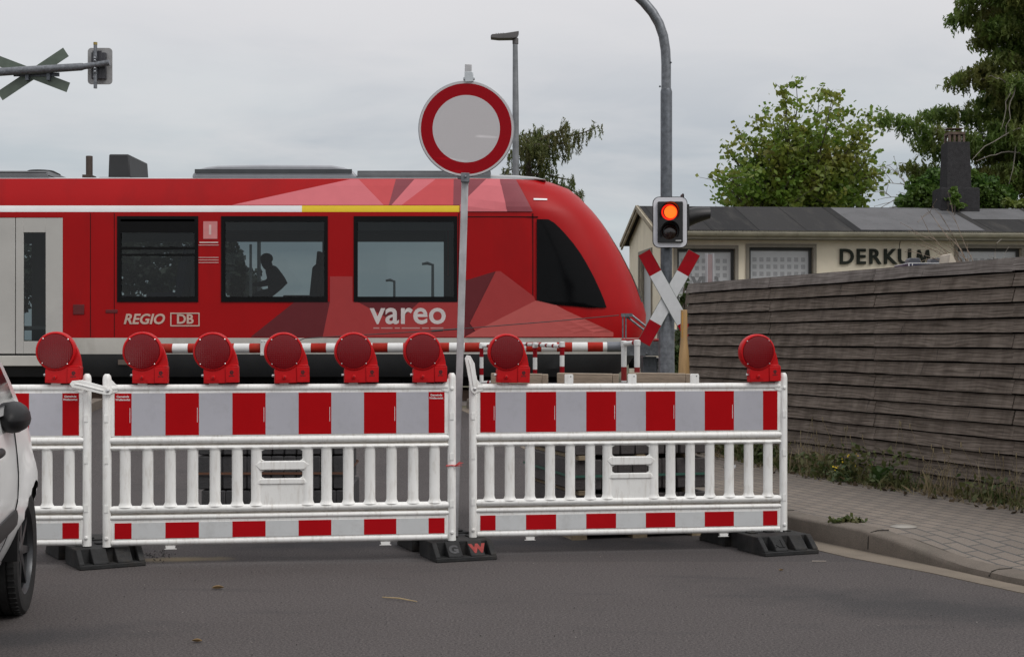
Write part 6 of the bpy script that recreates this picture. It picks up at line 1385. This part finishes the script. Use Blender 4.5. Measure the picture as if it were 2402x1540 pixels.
for s_ in (-1, 1):
    for ya in (((-.50, 1.03), (-1.08, 1.38), (-1.74, 1.40), (-1.76, 1.03)), ((-1.82, 1.03), (-1.80, 1.40), (-2.5, 1.385), (-2.8, 1.06))):
        g = MB(); g.grid([[(s_*(hw_at(lerp(a[1], b[1], v))+.006), lerp(a[0], b[0], v), lerp(a[1], b[1], v)) for v in (0, .25, .5, .75, 1)] for a, b in [((lerp(ya[0][0], ya[3][0], u), lerp(ya[0][1], ya[3][1], u)), (lerp(ya[1][0], ya[2][0], u), lerp(ya[1][1], ya[2][1], u))) for u in (0, .33, .66, 1)]]); g.build('side_window', CGD, car)
    g = MB(); g.box(min(s_*.745, s_*.782), max(s_*.745, s_*.782), -2.0, -.42, .995, 1.02); g.build('window_trim', CBK, car, bevel=.005)
    g = MB(); g.tube([(s_*.790, -1.30, .845), (s_*.822, -1.28, .852), (s_*.825, -1.18, .852), (s_*.822, -1.10, .850), (s_*.79, -1.08, .845)], [.016, .019, .02, .019, .014], 10, 0, True); g.build('door_handle', CBK, car)
    g = MB(); rows = []
    for y, h_, o_ in ((-1.75, .040, .012), (-1.2, .043, .018), (-.62, .043, .022), (-.50, .038, .022), (-.43, .018, .014)):
        zc_ = .505+.01*(y+1.7); xb = interp(zc_, HWT)
        rows.append([(s_*(xb-.02), y, zc_-h_), (s_*(xb+o_*.8), y, zc_-h_*.85), (s_*(xb+o_), y, zc_), (s_*(xb+o_*.8), y, zc_+h_*.85), (s_*(xb-.02), y, zc_+h_)])
    g.grid(rows); g.build('rub_strip', CBK, car)
    g = MB(); rows = []                                                # folded mirror housing
    for u in [.0, .015, .06, .14, .27, .42, .58, .73, .86, .94, .985, 1.0]:
        y = lerp(-.55, -.90, u); hh = .001+.078*math.sin(math.pi*u)**.42; ww = .001+.072*math.sin(math.pi*u)**.42
        rows.append([(s_*(.825+ww*math.cos(a)), y, .965+hh*math.sin(a)*(1 if math.sin(a) > 0 else .75)) for a in [2*math.pi*j/16 for j in range(17)]])
    g.grid(rows); g.add([rows[-1][j] for j in range(16)], [tuple(range(16))]); g.add([rows[0][j] for j in range(16)], [tuple(range(16))]); g.box(min(s_*.72, s_*.86), max(s_*.72, s_*.86), -.70, -.62, .955, .99); g.build('mirror', CBK, car, smooth=60)
    g = MB(); g.ball((s_*.56, .55, .62), .13, 14, 0, (.9, .8, .6)); g.build('headlight', mat('headlight_glass', (.5, .52, .55), .08, spec=.8), car)
    g = MB(); g.box(min(s_*.6, s_*.72), max(s_*.6, s_*.72), -3.1, -2.98, .68, .92); g.build('tail_light', mat('tail_light_red', (.3, .01, .01), .15), car, bevel=.02)
    # door seams: the front door is a shut line in the body side
    g = MB()
    for yq in (-.52, -1.82):
        g = MB(); pts = [(s_*(interp(z, HWT)+.0015), yq+.04*math.sin(z*3), z) for z in np.linspace(.27, .97, 12)]; g.tube(pts, .0035, 4); g.build('door_seam', TDRK, car)
g = MB(); g.grid([[(x, lerp(-.19, -1.12, v)+.10*(1-abs(x)/.6)*.6+.016, lerp(1.0, 1.42, v)+.014) for v in (0, .33, .66, 1)] for x in (-.56, -.3, 0, .3, .56)]); g.build('windscreen', CGD, car)
g = MB(); g.grid([[(x*.6*lerp(1, .86, v), lerp(-3.045, -2.80, v)-.012-.03*(1-abs(x)), lerp(1.06, 1.40, v)+.004) for v in (0, .25, .5, .75, 1)] for x in np.linspace(-1, 1, 9)]); g.build('rear_window', CGD, car)
g = MB(); g.box(-.66, .66, -3.155, -3.0, .40, .60); g.build('bumper', CBK, car, bevel=.03)
g = MB(); g.box(-.26, .26, -3.165, -3.156, .45, .56); g.build('number_plate', mat('plate_white', (.7, .7, .68), .4), car)
TYRE = mat('tyre_rubber', (.012, .012, .012), .75, var=.3, scale=20, bmp=.2); RIM = mat('dark_alloy', (.05, .052, .055), .35, .7, var=.15)
for a, st_ in ((0.0, math.radians(-3)), (-2.42, 0)):
    for s_ in (1, -1):
        R = T((s_*.715, a, .30)) @ RZ(st_) @ RY(math.pi/2*s_); m = MB()
        prof = [(.20, -.085), (.26, -.094), (.285, -.090), (.297, -.078), (.300, -.062), (.300, -.052), (.292, -.050), (.292, -.044), (.301, -.042), (.302, -.008), (.293, -.006), (.293, .002), (.302, .004), (.301, .038), (.292, .040), (.292, .046), (.300, .048), (.300, .062), (.297, .078), (.285, .090), (.26, .094), (.205, .085)]
        m.lathe(prof, 56, 0, R, False)
        for j in range(56):
            th = 2*math.pi*j/56
            for z0, z1 in ((.046, .080), (-.080, -.046)): m.box(-.0028, .0028, .2985, .3035, z0, z1, 0, R @ RZ(th))
        w_ = m.build('wheel', TYRE, car, smooth=30)
        m = MB(); m.lathe([(.205, .084), (.200, .07), (.192, .06), (.19, -.05)], 40, 0, R, False); m.lathe([(.0005, .066), (.045, .064), (.052, .05)], 20, 0, R, False)
        for j in range(7):
            Q = R @ RZ(2*math.pi*j/7); m.add([Q @ Vector(p) for p in ((-.022, .04, .062), (.022, .04, .062), (.030, .198, .068), (.006, .198, .068), (-.022, .04, .03), (.022, .04, .03), (.030, .198, .045), (.006, .198, .045))], [(0, 1, 2, 3), (0, 4, 5, 1), (1, 5, 6, 2), (2, 6, 7, 3), (3, 7, 4, 0)])
        m.build('rim', RIM, w_, smooth=35); m = MB(); m.lathe([(.0005, .0), (.195, .0)], 30, 0, R, False); m.lathe([(.0005, .01), (.125, .01), (.128, -.01)], 30, 0, R, False); m.build('brake_disc', mat('brake_dark', (.02, .02, .02), .5, .3), w_)
